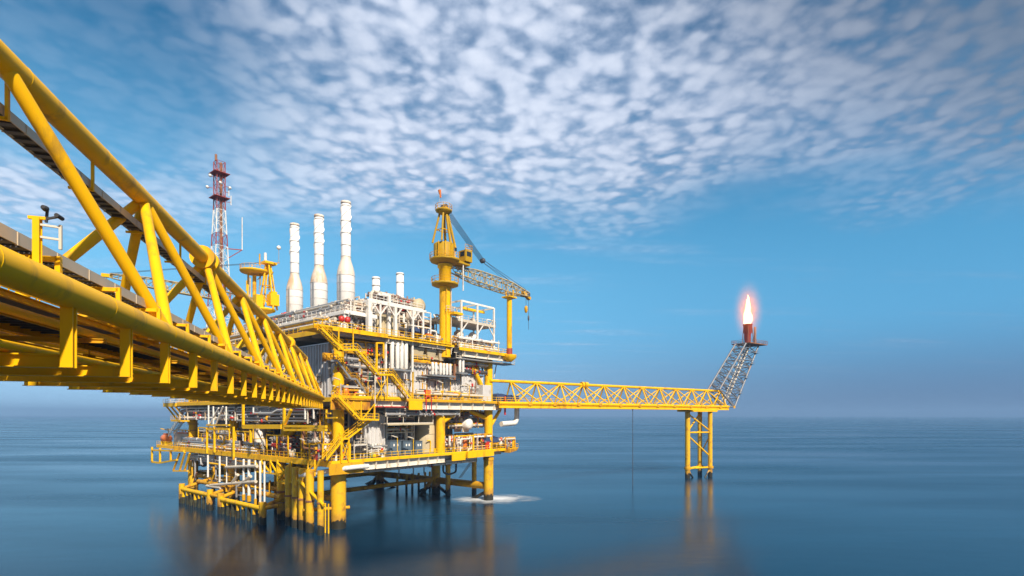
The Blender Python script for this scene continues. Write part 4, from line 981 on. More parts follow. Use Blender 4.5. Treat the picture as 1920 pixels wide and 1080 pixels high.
def dress(t, u0, u1, v0, z0, z1, seed, n):
    """conduits, lamps, vents, doors and cable runs fixed on a wall facing the sea"""
    rr = random.Random(seed)
    for i in range(n):
        x = rr.uniform(u0 + .3, u1 - .3); k = rr.random(); r = rr.choice((.05, .07, .1, .14)); y = v0 - .3 - rr.random() * .35
        m = rr.choice(('cream', 'steel', 'rust', 'dsteel', 'ydirty', 'white', 'stained'))
        if k < .45:
            za, zb = sorted((rr.uniform(z0, z1), rr.uniform(z0, z1)))
            MB().tube([(x, y, z0 if rr.random() < .5 else za), (x, y, zb + .4)], r, 7).build('wall_pipe', m, t)
        elif k < .75:
            z = rr.uniform(z0 + .8, z1 - .3); x2 = min(u1, x + rr.uniform(1.5, 6)); MB().tube([(x, y, z), (x2, y, z), (x2, y, max(z0, z - rr.uniform(.5, 3)))], r, 7).build('wall_pipe', m, t)
        elif k < .9:
            z = rr.uniform(z0 + .3, z1 - 1.4); w = rr.uniform(.3, .8); MB().box(x, x + w, v0 - .5, v0 - .24, z, z + rr.uniform(.4, 1.1)).build('junction_box', rr.choice(('dsteel', 'cream', 'yellow', 'slate', 'red', 'bright')), t)
        else:
            z = rr.uniform(z0 + 2, z1 - .4); MB().box(x, x + 1.1, v0 - .55, v0 - .3, z, z + .12).build('wall_lamp', 'cream', t)
for (g, a, b, c, d, e, sd, nn) in ((g1, -1.2, uR(722, 1), 1, ZM, ZU - 2.4, 71, 40), (g2, uR(725, .4), uR(768, .4), .4, ZM, 28.4, 72, 16), (g3, uR(772, .2), uR(862, .2), .2, ZM, 30.3, 73, 44), (g4, uR(866, .6), uR(905, .6), .6, ZM, 28.8, 74, 18)):
    dress(g, a, b, c, d, e, sd, nn)
    dx = a + (b - a) * .4; MB().box(dx, dx + 1.0, c - .3, c - .22, d + .1, d + 2.2).build('door', 'dsteel' if sd % 2 else 'steel', g)

def tubes(label, pxs, y0, y1, r, v=-1.8, frame=True):
    a = R(pxs[0], y0, v); t = thing('silencer_bank', label, 'white tubes', (a.x, v, R(pxs[0], y1, v).z))
    for px in pxs:
        p = R(px, y0 + (px - pxs[0]) * .09, v); q = R(px, y1 + (px - pxs[0]) * .04, v)
        MB().lathe((p.x, v, 0), [(r * .7, q.z - .2), (r, q.z), (r, p.z), (r * .7, p.z + .2)], 14).build('tube', 'bright', t)
    p = R(pxs[0] - 5, y1 + 2, v); q = R(pxs[-1] + 5, y1 + 2, v)
    MB().box(p.x, q.x, v - .7, .3, p.z - .3, p.z).build('support_ledge', 'steel', t)
    if frame:
        for px in (pxs[0] - 12, pxs[-1] + 12):
            p = R(px, y0, v); q = R(px, y1 + 8, v); MB().bar(p, q, .35).build('frame_post', 'bright', t)
        p = R(pxs[0] - 12, y0 - 2, v); q = R(pxs[-1] + 12, y0 + 1, v); MB().bar(p, q, .25).build('frame_beam', 'bright', t)
tubes('bank of four long white tubes hanging below the upper deck right of the stairs', (735, 745, 753, 761), 640, 689, .42)
tubes('row of six short white tubes below the crane column', (811, 817.5, 826, 832, 838, 844), 681, 700, .3, frame=False)
tubes('pair of tall white tubes below the right hand upper deck', (862, 868), 656, 696, .33, frame=False)
MB().bar(R(706, 642, -2), R(706, 697, -2), .3).build('frame_post', 'yellow', PF); MB().bar(R(719, 642, -2), R(719, 672, -2), .25).build('frame_post', 'yellow', PF); MB().bar(R(706, 643, -2), R(719, 643, -2), .25).build('frame_post', 'yellow', PF)
MB().bar(R(774, 640, -1.5), R(774, 757, -1.5), .2).build('frame_post', 'yellow', PF)
MB().bar(R(852, 680, -1), R(852, 712, -1), .4).build('frame_post', 'rust', PF)
MB().box(uR(905, -1.2), uR(921, -1.2), -1.2, 1.2, ZM, R(910, 722, -1.2).z).build('leg_casing', 'lgrey', PF)

# lower deck right-hand face: cabinets, tank, canopy, platform
def cabinets():
    for k, (a, b, lab) in enumerate(((731, 752, 'left one of three slate grey electrical cabinets on the lower deck'), (756, 772, 'middle one of three slate grey electrical cabinets on the lower deck'), (779, 792, 'narrow slate grey electrical cabinet beside the large buff tank'))):
        p = R(a, 828, .5); q = R(b, 851, .5); t = thing('electrical_cabinet', lab, 'cabinet', (p.x, .5, ZL), group='slate electrical cabinets')
        MB().box(p.x, q.x, .5, 2.2, ZL + .15, p.z).build('housing', 'slate', t)
        MB().box(p.x - .05, q.x + .05, .4, 2.3, p.z, p.z + .1).build('lid', 'slate', t)
        MB().box(p.x + .1, q.x - .1, .45, .5, ZL + .3, p.z - .2).build('door', 'slate', t)
        for i in range(2):
            x = p.x + (q.x - p.x) * (.35 + .32 * i); MB().box(x - .16, x + .16, .42, .445, p.z - .95, p.z - .5).build('notice_plate', 'bright', t)
        MB().box(p.x, q.x, .5, 2.2, ZL, ZL + .15).build('plinth', 'dark', t)
cabinets()
def tank():
    p = R(797, 850, 3.2); r = 2.2; t = thing('storage_tank', 'large upright buff storage tank on the lower deck beside the cabinets', 'tank', (p.x, 3.2, ZL))
    zt = ZM - 2.4
    MB().lathe((p.x, 3.2, 0), [(r, ZL), (r, zt), (r * .6, zt + .4), (.1, zt + .5)], 32).build('shell', 'khaki', t)
    for z in (ZL + .2, ZL + 4, zt): MB().lathe((p.x, 3.2, z), [(r, -.06), (r + .07, -.06), (r + .07, .06), (r, .06)], 32).build('hoop', 'khaki', t)
    MB().tube([(p.x - .6, .9, ZL + .2), (p.x - .6, .8, ZL + 2.6), (p.x - 1.6, .8, ZL + 2.6)], .12, 8).build('pipe', 'yellow', t)
    MB().cyl((p.x + .8, .9, ZL), (p.x + .8, .9, ZL + .9), .35, n=12).build('valve', 'yellow', t)
tank()
def canopy():
    a, b = R(724, 793, -.6), R(810, 796, -.6); t = thing('canopy', 'long pale canopy strip over the dark machinery on the lower deck', 'canopy', (a.x, -.6, a.z - .3))
    MB().box(a.x, b.x, -1.0, 1.5, a.z - .25, a.z).build('roof', 'cream', t)
    MB().bar((a.x, -1.05, a.z - .35), (b.x, -1.05, a.z - .35), .08, .25).build('fascia', 'khaki', t)
    for k in range(4):
        x = a.x + (b.x - a.x) * k / 3; MB().bar((x, -.9, a.z), (x, -.9, ZM - 1.8), .12).build('hanger', 'cream', t)
canopy()
def white_platform():
    a, b = R(664, 822, -1.4), R(688, 852, -1.4); t = thing('access_platform', 'small cream access platform with rails beside the narrow grey hut', 'platform', (a.x, -1.4, ZL))
    z = a.z - 1.2
    MB().box(a.x, b.x, -1.4, .6, z - .12, z).build('floor', 'bright', t)
    rail(MB(), [(a.x, -1.4, z), (b.x, -1.4, z), (b.x, .6, z)]).build('railing', 'cream', t)
    for x in (a.x, b.x):
        for y in (-1.4, .6): MB().bar((x, y, ZL), (x, y, z), .14).build('post', 'cream', t)
white_platform()
def white_tank():
    p = Lf(488, 845, -1.5); z1 = Lf(488, 798, -1.5).z; t = thing('storage_tank', 'upright white tank with rust marks under the end of the near bridge', 'tank', (p.x, p.y, ZL))
    MB().lathe((p.x, p.y, 0), [(1.1, ZL), (1.1, z1), (.6, z1 + .4), (.1, z1 + .5)], 24).build('shell', 'stained', t)
    for z in (ZL + 1.5, ZL + 3.2, z1): MB().lathe((p.x, p.y, z), [(1.1, -.05), (1.17, -.05), (1.17, .05), (1.1, .05)], 24).build('hoop', 'yellow', t)
    MB().cyl((p.x - 1.3, p.y + .3, ZL), (p.x - 1.3, p.y + .3, z1 - .5), .1, n=8).build('pipe', 'yellow', t)
white_tank()
def red_tank():
    a = Lf(562, 840, 1.5); b = Lf(537, 840, 1.5); t = thing('red_machine', 'dark red machine casing on the lower deck under the yellow hanging frame', 'machine', (1.5, a.y, ZL))
    zt = Lf(548, 812, 1.5).z
    MB().box(1.5, 5, a.y, b.y, ZL + .5, zt).build('casing', 'red', t)
    MB().box(1.4, 5, a.y - .1, b.y + .1, ZL, ZL + .5).build('skid', 'dark', t)
    MB().lathe((.9, (a.y + b.y) / 2 - 1, ZL + 1.0), [(.5, -.9), (.7, -.7), (.7, .7), (.5, .9)], 16, 'y').build('drum', 'red', t)
    MB().cyl((3, a.y + 1, zt), (3, a.y + 1, zt + 1.5), .25, n=12).build('exhaust', 'dsteel', t)
    MB().box(1.3, 1.5, a.y + .4, b.y - 1.5, ZL + 1.2, zt - .6).build('louvre_panel', 'brick', t)
red_tank()
def cabin(a, b, u, m, label):
    p, q = Lf(*a, u), Lf(*b, u); v0, v1 = sorted((p.y, q.y)); t = thing('deck_cabin', label, 'cabin', (u, v0, ZL))
    MB().box(u, u + 3, v0, v1, ZL + .1, p.z).build('wall', m, t)
    MB().box(u - .15, u + 3.1, v0 - .1, v1 + .1, p.z, p.z + .3).build('roof', 'orange', t)
    MB().box(u - .06, u, v0 + .4, v0 + 1.3, ZL + .2, ZL + 2.2).build('door', 'steel', t)
cabin((326, 812), (352, 838), 0, 'cream', 'small cream cabin with an orange roof at the far left of the lower deck')
def lifeboat():
    p = Lf(312, 828, -1); t = thing('lifeboat', 'small orange enclosed boat on a cradle at the far left deck end', 'lifeboat', (p.x, p.y, ZL))
    MB().lathe((p.x, p.y - 2.6, ZL + 1.7), [(.05, 0), (.6, .3), (1.0, 1.1), (1.1, 2.6), (1.0, 4.1), (.6, 4.9), (.05, 5.2)], 18, 'y').build('hull', 'orange', t)
    MB().box(p.x - .5, p.x + .5, p.y - 1.2, p.y + .6, ZL + 2.5, ZL + 3.1).build('wheelhouse', 'orange', t)
    for v in (-1.4, 1.4): MB().box(p.x - .9, p.x + .9, p.y + v - .12, p.y + v + .12, ZL, ZL + 1.0).build('cradle', 'yellow', t)
    for v in (-2.4, 2.4):
        MB().tube([(p.x + 1.3, p.y + v, ZL), (p.x + 1.3, p.y + v, ZL + 3.8), (p.x - .6, p.y + v, ZL + 4.3)], .12, 8).build('davit', 'yellow', t)
lifeboat()

# ------------------------------------------------------------------ main crane
def lattice(t, a, b, w0, w1, m='steel', n=10, r=.09, wmid=None, rc=None):
    a, b = Vector(a), Vector(b); d = (b - a).normalized(); sd = d.cross(Vector((0, 0, 1))).normalized(); up = sd.cross(d)
    def wd(f): 
        if wmid is None: return w0 + (w1 - w0) * f
        return w0 + (wmid - w0) * min(1, f / .25) if f < .25 else (wmid if f < .7 else wmid + (w1 - wmid) * (f - .7) / .3)
    P = lambda f, i, j: a.lerp(b, f) + sd * (wd(f) * .5 * i) + up * (wd(f) * .5 * j)
    for i, j in ((-1, -1), (-1, 1), (1, -1), (1, 1)):
        c = MB()
        for k in range(n): c.cyl(P(k / n, i, j), P((k + 1) / n, i, j), rc or r * 1.4, n=6)
        c.build('boom_chord', m, t)
    for k in range(n):
        f, g = k / n, (k + 1) / n; c = MB(); s_ = 1 if k % 2 else -1
        for i in (-1, 1): c.cyl(P(f, i, -s_), P(g, i, s_), r, n=5).cyl(P(g, i, -1), P(g, i, 1), r, n=5)
        for j in (-1, 1): c.cyl(P(f, -s_, j), P(g, s_, j), r, n=5).cyl(P(g, -1, j), P(g, 1, j), r, n=5)
        c.build('boom_lacing', m, t)
def main_crane():
    u, v = 25, -1.0
    t = thing('pedestal_crane', 'tall yellow pedestal crane with its lattice boom resting to the right', 'crane', (u, v, ZU - 2.6))
    MB().cyl((u, v, ZU - 2.6), (u, v, 47.4), 1.2, n=32).build('pedestal', 'yellow', t)
    MB().lathe((u, v, 0), [(1.2, 47.4), (1.3, 47.5), (1.3, 51.0), (1.6, 51.2), (1.6, 51.8)], 32).build('slew_column', 'yellow', t)
    MB().cyl((u - .75, v - 1.25, ZU - 2), (u - .75, v - 1.25, 47), .12, n=8).build('conduit', 'yellow', t)
    MB().cyl((u + .5, v - 1.35, ZU - 2), (u + .5, v - 1.35, 47), .09, n=8).build('conduit', 'cream', t)
    MB().lathe((u, v, 0), [(1.9, 47.1), (2.8, 47.4), (2.9, 47.5), (2.9, 47.9), (1.3, 47.9)], 12).build('ring_platform', 'ochre', t)
    def ringrail(R_, z, h=1.1, n=16, a0=0, a1=2 * pi, cc=(u, v)):
        b = MB(); pts = [(cc[0] + R_ * cos(a0 + (a1 - a0) * i / n), cc[1] + R_ * sin(a0 + (a1 - a0) * i / n), z) for i in range(n + 1)]
        for p, q in zip(pts, pts[1:]):
            for k in (.5, 1): b.bar((p[0], p[1], z + h * k), (q[0], q[1], z + h * k), .07)
            b.bar(p, (p[0], p[1], z + h), .07)
        return b
    ringrail(2.9, 47.9).build('railing', 'ydirty', t)
    for k, z in enumerate((42.6, 42.0)): pass
    MB().box(u + .2, u + 2.8, v - 2.6, v - .6, 41.2, 41.7).build('rest_platform', 'yellow', t)
    ringrail(1.9, 41.7, a0=-2.2, a1=.3, n=6).build('railing', 'cream', t)
    # slewing platform and winch house
    MB().lathe((u, v, 0), [(1.9, 52.0), (3.1, 52.4), (3.3, 52.55), (3.3, 52.9), (1, 52.9)], 10).build('slew_platform', 'ochre', t)
    MB().box(u + .5, u + 5.0, v - 2.6, v + .6, 52.2, 52.7).build('cab_platform', 'ochre', t)
    ringrail(3.25, 52.9, n=10, a0=2, a1=5.2).build('railing', 'ydirty', t)
    h = MB(); h.lathe((u - .3, v, 0), [(2.2, 52.9), (2.2, 56.0), (2.05, 56.15)], 10); h.build('winch_house', 'ochre', t)
    for k in range(4):
        a = pi + .3 + k * .62; x, y = u - .3 + 2.36 * cos(a), v + 2.36 * sin(a)
        MB().bar((x, y, 52.9), (x, y, 56.2), .12).build('house_rib', 'yellow', t)
    MB().box(u + .8, u + 1.3, v - 2.2, v - 2.1, 54.6, 55.3).build('house_window', 'glass', t)
    # operator's cab
    cu, cv = u + 4.4, v - 2.0
    c = MB().box(cu - 1.3, cu + .8, cv - 1, cv + 1, 52.9, 55.3).build('cab', 'ochre', t)
    MB().box(cu - .9, cu + .4, cv - 1.04, cv - 1.0, 54.0, 55.0).build('window', 'glass', c)
    MB().box(cu + .8, cu + .84, cv - .8, cv + .8, 53.4, 55.0).build('window', 'glass', c)
    MB().box(cu - 1.34, cu - 1.3, cv - .7, cv + .5, 54.0, 55.0).build('window', 'glass', c)
    rail(MB(), [(cu - 1.4, cv - 1, 55.35), (cu + .8, cv - 1, 55.35), (cu + .8, cv + 1, 55.35)]).build('cab_roof_rail', 'ydirty', t)
    # mast
    top = (u - .4, v, 63.0)
    for du, dv in ((-2, -1.4), (-2, 1.4), (.5, -1.5), (1.6, 1.2), (2.2, -1.2)):
        MB().cyl((u - .3 + du, v + dv, 56.2 if abs(du) < 2.1 else 55.5), (top[0] + du * .28, v + dv * .35, 63.0), .22 if du < 0 else .28, n=10).build('mast_leg', 'ochre', t)
    for z, k in ((59.0, .63),):
        pts = [(u - .35 + du * k, v + dv * k, z) for du, dv in ((-2, -1.4), (2, -1.3), (1.6, 1.2), (-2, 1.4))]
        b = MB()
        for p, q in zip(pts, pts[1:] + pts[:1]): b.bar(p, q, .16)
        b.build('mast_tie', 'ydirty', t)
    MB().lathe((top[0], v, 0), [(.7, 62.4), (1.75, 63.0), (1.8, 63.25), (.4, 63.25)], 10).build('mast_head', 'ochre', t)
    ringrail(1.75, 63.25, n=8, cc=(top[0], v)).build('railing', 'ydirty', t)
    for dv in (-.5, 0, .5): MB().cyl((top[0] + .2, v + dv - .1, 64.0), (top[0] + .2, v + dv + .1, 64.0), .6, n=16).build('sheave', 'dsteel', t)
    MB().box(top[0] - .5, top[0] + .6, v - .8, v + .8, 63.25, 63.9).build('sheave_block', 'ydirty', t)
    # boom
    foot = V(u + 2.4, v - .1, 51.3); tip = R(990, 553, -3.0)
    lattice(t, foot, tip, 1.2, .9, 'boomp', 14, .09, 2.5, .15)
    MB().lathe((tip.x - .3, tip.y, tip.z), [(.35, -.6), (.7, -.4), (.7, .4), (.35, .6)], 12, 'y').build('boom_tip_sheave', 'dsteel', t)
    MB().bar(tip + V(-2.2, 0, .3), tip + V(.6, 0, -.9), .9, .7).build('boom_nose', 'ydirty', t)
    bl = R(905, 489, -1.5)
    for k in range(6):
        o = (k - 2.5) * .22
        MB().cyl((top[0] + .5, v + o, 63.9 - k * .12), bl + V(0, o, -k * .06), .055, n=5).build('luffing_rope', 'rope', t)
    MB().lathe(bl, [(.3, -.6), (.55, -.4), (.55, .4), (.3, .6)], 12, 'y').build('floating_block', 'dsteel', t)
    e1 = foot.lerp(tip, .8) + V(0, 0, 1)
    for o in (-.45, .45):
        MB().cyl(bl + V(0, o, 0), tip + V(-1.4, o, 1), .05, n=5).build('pendant_rope', 'rope', t)
        MB().cyl(bl + V(0, o, 0), e1 + V(0, o, 0), .04, n=5).build('pendant_rope', 'rope', t)
    hk = tip + V(-.8, 0, 0)
    MB().cyl(hk, hk + V(0, 0, -2.8), .05, n=5).build('hoist_rope', 'rope', t)
    MB().lathe(hk + V(0, 0, -4.2), [(.1, -.4), (.35, -.1), (.45, .6), (.35, 1.2), (.1, 1.4)], 12).build('hook_block', 'ydirty', t)
    hk = tip + V(.2, 0, -.4)
    MB().cyl(hk, hk + V(0, 0, -8.2), .05, n=5).build('whip_rope', 'rope', t)
    MB().lathe(hk + V(0, 0, -5.6), [(.08, -.4), (.22, -.1), (.22, .7), (.08, 1)], 10).build('whip_ball', 'dsteel', t)
    MB().bar((u + 3.1, v - 2.3, 46.6), (u + 3.1, v - 2.3, 52.2), .2).build('cab_strut', 'bright', t)
    w = thing('windsock', 'small orange windsock on a thin pole above the tall crane', 'windsock', (top[0] - 1.7, v - .5, 63.3))
    MB().cyl((top[0] - 1.7, v - .5, 63.2), (top[0] - 1.7, v - .5, 67.2), .05, n=6).build('pole', 'steel', w)
    MB().cyl((top[0] - 1.7, v - .5, 66.9), (top[0] - 1.35, v - .5, 65.4), .34, .16, n=10, caps=False).build('sock', 'orange', w)
    p = R(951, 664, -3.4)
    b = thing('boom_rest', 'yellow column with a red foot holding up the end of the crane boom', 'boom rest', (43.6, -3.4, ZU - .6))
    MB().cyl((43.6, -3.4, ZU + .9), (43.6, -3.4, 47.6), .62, n=20).build('column', 'yellow', b)
    MB().cyl((43.6, -3.4, ZU - .6), (43.6, -3.4, ZU + .9), .72, n=20).build('foot', 'brick', b)
    MB().box(42.2, 45, -4.6, -2.2, 47.6, 47.9).build('saddle', 'yellow', b)
    for o in (-1.15, 1.0): MB().bar((43.6, -3.4 + o, 47.9), (43.6, -3.4 + o, 49.4), .25).build('horn', 'yellow', b)
main_crane()

def left_crane():
    u, v = 5, 38.6
    t = thing('pedestal_crane', 'yellow crane with a round top platform left of the stacks, boom pointing left', 'crane', (u, v, ZT))
    MB().cyl((u, v, ZT - 4), (u, v, 43.4), 1.2, n=24).build('pedestal', 'yellow', t)
    MB().lathe((u, v, 0), [(1.2, 43.2), (3, 43.9), (3, 44.3), (1, 44.3)], 16).build('slew_platform', 'yellow', t)
    # world -X in platform axes
    lx = V(-.629, .777, 0); nx = V(.777, .629, 0)
    c0 = V(u, v, 0)
    def P(a, b, z): return c0 + lx * a + nx * b + V(0, 0, z)
    b = MB()
    b.box(u + .6, u + 2.6, v - 3.2, v - 1.2, 45.0, 47.6).box(u + 1.0, u + 2.2, v - 3.0, v - 1.4, 47.6, 48.2); b.build('winch_house', 'yellow', t)
    MB().box(u - 2.4, u - .8, v - 2.6, v - .8, 44.3, 47).build('cab', 'yellow', t)
    # round platform on posts
    pc = P(1.6, 0, 0)
    MB().lathe(pc, [(2.2, 52.4), (2.9, 52.6), (3.1, 52.9), (3.1, 53.1), (.5, 53.1)], 24).build('round_platform', 'yellow', t)
    r = MB()
    for i in range(16):
        a, a2 = 2 * pi * i / 16, 2 * pi * (i + 1) / 16; p = pc + V(3 * cos(a), 3 * sin(a), 53.1); q = pc + V(3 * cos(a2), 3 * sin(a2), 53.1)
        r.bar(p, p + V(0, 0, 1), .06).bar(p + V(0, 0, 1), q + V(0, 0, 1), .06).bar(p + V(0, 0, .5), q + V(0, 0, .5), .06)
    r.build('railing', 'ydirty', t)
    MB().cyl(pc + V(0, 0, 43), pc + V(0, 0, 52), .42, n=14).build('platform_post', 'yellow', t)
    MB().cyl(pc + lx * 1.6 + V(0, 0, 44), pc + lx * 1.4 + V(0, 0, 52.4), .2, n=10).build('platform_post', 'yellow', t)
    for a, bb, c, d in ((0, -1, -1.3, -.4), (0, 1, -1.3, .4), (-3.2, -1, -1.8, -.4), (-3.2, 1, -1.8, .4), (.8, 0, -1.4, 0)):
        MB().bar(P(a, bb, 44.2), P(c, d, 55.2), .3).build('mast_leg', 'yellow', t)
    MB().bar(P(-2.6, -1, 49.5), P(-.6, -1, 49.5), .2).bar(P(-2.5, 1, 49.5), P(-.6, 1, 49.5), .2).build('mast_tie', 'ydirty', t)
    MB().box(u - .2, u + 2.6, v - 2.2, v - .2, 54.6, 55.1).build('mast_head', 'yellow', t)
    MB().cyl(P(-1.2, -.6, 54.8), P(-1.2, -.6, 57), .3, n=10).build('exhaust', 'bright', t)
    MB().cyl(P(.1, -.6, 54.2), P(.1, -.6, 56.8), .16, n=8).build('mast_horn', 'ydirty', t)
    MB().cyl(P(-4, 0, 54.8), P(-4, 0, 58.2), .07, n=6).build('aerial', 'steel', t)
    MB().lathe(P(-4, 0, 58.4), [(.05, -.5), (.4, -.3), (.5, 0), (.4, .3), (.05, .5)], 12).build('radome', 'bright', t)
    MB().bar(P(-1.6, 0, 54.9), P(-4.2, 0, 54.9), .15).build('aerial_arm', 'ydirty', t)
    rr = random.Random(77)
    for k in range(16):
        a = P(rr.uniform(-3.4, 3), rr.uniform(-1.6, 1.6), rr.uniform(44.3, 52)); e = a + (V(0, 0, rr.uniform(1.5, 4)) if rr.random() < .5 else lx * rr.uniform(-3, 3) + V(0, 0, rr.uniform(0, 3)))
        MB().bar(a, e, rr.choice((.12, .18, .24))).build('bracing', rr.choice(('yellow', 'ydirty', 'ochre')), t)
    foot, tip = P(1.5, 0, 46), P(34.5, 0, 51.9)
    lattice(t, foot, tip, 1.4, .9, 'boomp', 15, .09, 2.2, .13)
    MB().bar(tip, tip + lx * 2 + V(0, 0, .2), .9, .8).build('boom_nose', 'yellow', t)
    MB().cyl(tip + lx * 1, tip + lx * 1 + V(0, 0, -5), .05, n=5).build('hoist_rope', 'rope', t)
    for o in (-.3, .3): MB().cyl(P(-.9, o, 55), tip + nx * o + V(0, 0, .6), .05, n=5).build('pendant_rope', 'rope', t)
    q = P(22.5, 0, 0)
    b = thing('boom_rest', 'yellow forked boom rest seen through the braces of the near bridge', 'boom rest', (q.x, q.y, ZU))
    MB().cyl(q + V(0, 0, ZU - 3), q + V(0, 0, 48.1), .5, n=14).build('column', 'yellow', b)
    MB().bar(q + nx * -1.4 + V(0, 0, 48.2), q + nx * 1.4 + V(0, 0, 48.2), .5, .35).build('saddle', 'yellow', b)
    for o in (-1.3, 1.3): MB().bar(q + nx * o + V(0, 0, 48.3), q + nx * o + V(0, 0, 50), .22).build('horn', 'yellow', b)
    MB().bar(q + V(0, 0, ZU - 2.6), (-3, q.y, ZU - 1), .5).build('bracket_beam', 'yellow', b)
left_crane()

def telecom_tower():
    u, v = 3, 56; t = thing('telecom_tower', 'tall red and white lattice communications tower with antennas behind the near bridge', 'lattice tower', (u, v, ZU))
    z0, z1 = ZU, 82.5; n = 16
    def hw(z): f = (z - z0) / (z1 - z0); return 2.4 + (.95 - 2.4) * min(1, f / .78)
    for k in range(n):
        a, b = z0 + (z1 - z0) * k / n, z0 + (z1 - z0) * (k + 1) / n
        m = 'brick' if ((k // 2) % 2 == 0 or k in (14, 15)) else 'bright'
        if k in (12, 13): m = 'brick'
        if k in (10, 11): m = 'bright'
        if k in (8, 9): m = 'brick' if k == 9 else 'bright'
        c = MB(); h0, h1 = hw(a), hw(b); s_ = 1 if k % 2 else -1
        cs = ((-1, -1), (1, -1), (1, 1), (-1, 1))
        for i, j in cs: c.cyl((u + i * h0, v + j * h0, a), (u + i * h1, v + j * h1, b), .12, n=6)
        for (i, j), (p, q) in zip(cs, cs[1:] + cs[:1]):
            c.bar((u + i * h0, v + j * h0, a), (u + p * h1, v + q * h1, b), .07).bar((u + p * h0, v + q * h0, a), (u + i * h1, v + j * h1, b), .07)
            c.bar((u + i * h1, v + j * h1, b), (u + p * h1, v + q * h1, b), .08)
        c.build('lattice_section', m, t)
    c = MB()
    for y in (-.3, .3): c.bar((u, v + y, z0), (u, v + y, z1), .1)
    z = z0
    while z < z1: c.bar((u, v - .3, z), (u, v + .3, z), .06); z += .5
    c.build('ladder', 'rrust', t)
    MB().cyl((u + .4, v, z0), (u + .4, v, z1), .28, n=8).build('cable_duct', 'rust', t)
    for z in (73.5, 79.5): MB().box(u - 1.8, u + 1.8, v - 1.8, v + 1.8, z, z + .15).build('rest_platform', 'brick', t)
    rr = random.Random(9)
    for k in range(7):
        a = rr.uniform(0, 6.28); z = rr.uniform(72, 82); p = V(u + 1.5 * cos(a), v + 1.5 * sin(a), z); q = V(u + 2.6 * cos(a), v + 2.6 * sin(a), z)
        g = MB().bar(p, q, .1).build('antenna_arm', 'brick', t)
        if k % 2: MB().cyl(q + V(0, 0, -.7), q + V(0, 0, 1.6), .11, n=6).build('antenna', 'bright', t)
        else: MB().lathe(q, [(.05, -.2), (.3, -.1), (.4, .1), (.05, .2)], 12, 'y').build('dish', 'bright', t)
    MB().cyl((u - .8, v, z1), (u - .8, v, z1 + 1.6), .3, n=8).build('beacon', 'rust', t)
    q = V(u + 4.6, v - 2, 61.5)
    MB().bar((u + 1.5, v, 61.5), q, .2).bar((u + 1.8, v, 59), q, .15).build('antenna_arm', 'brick', t)
    MB().cyl(q, q + V(0, 0, 8.2), .12, n=6).build('whip_antenna', 'bright', t)
telecom_tower()

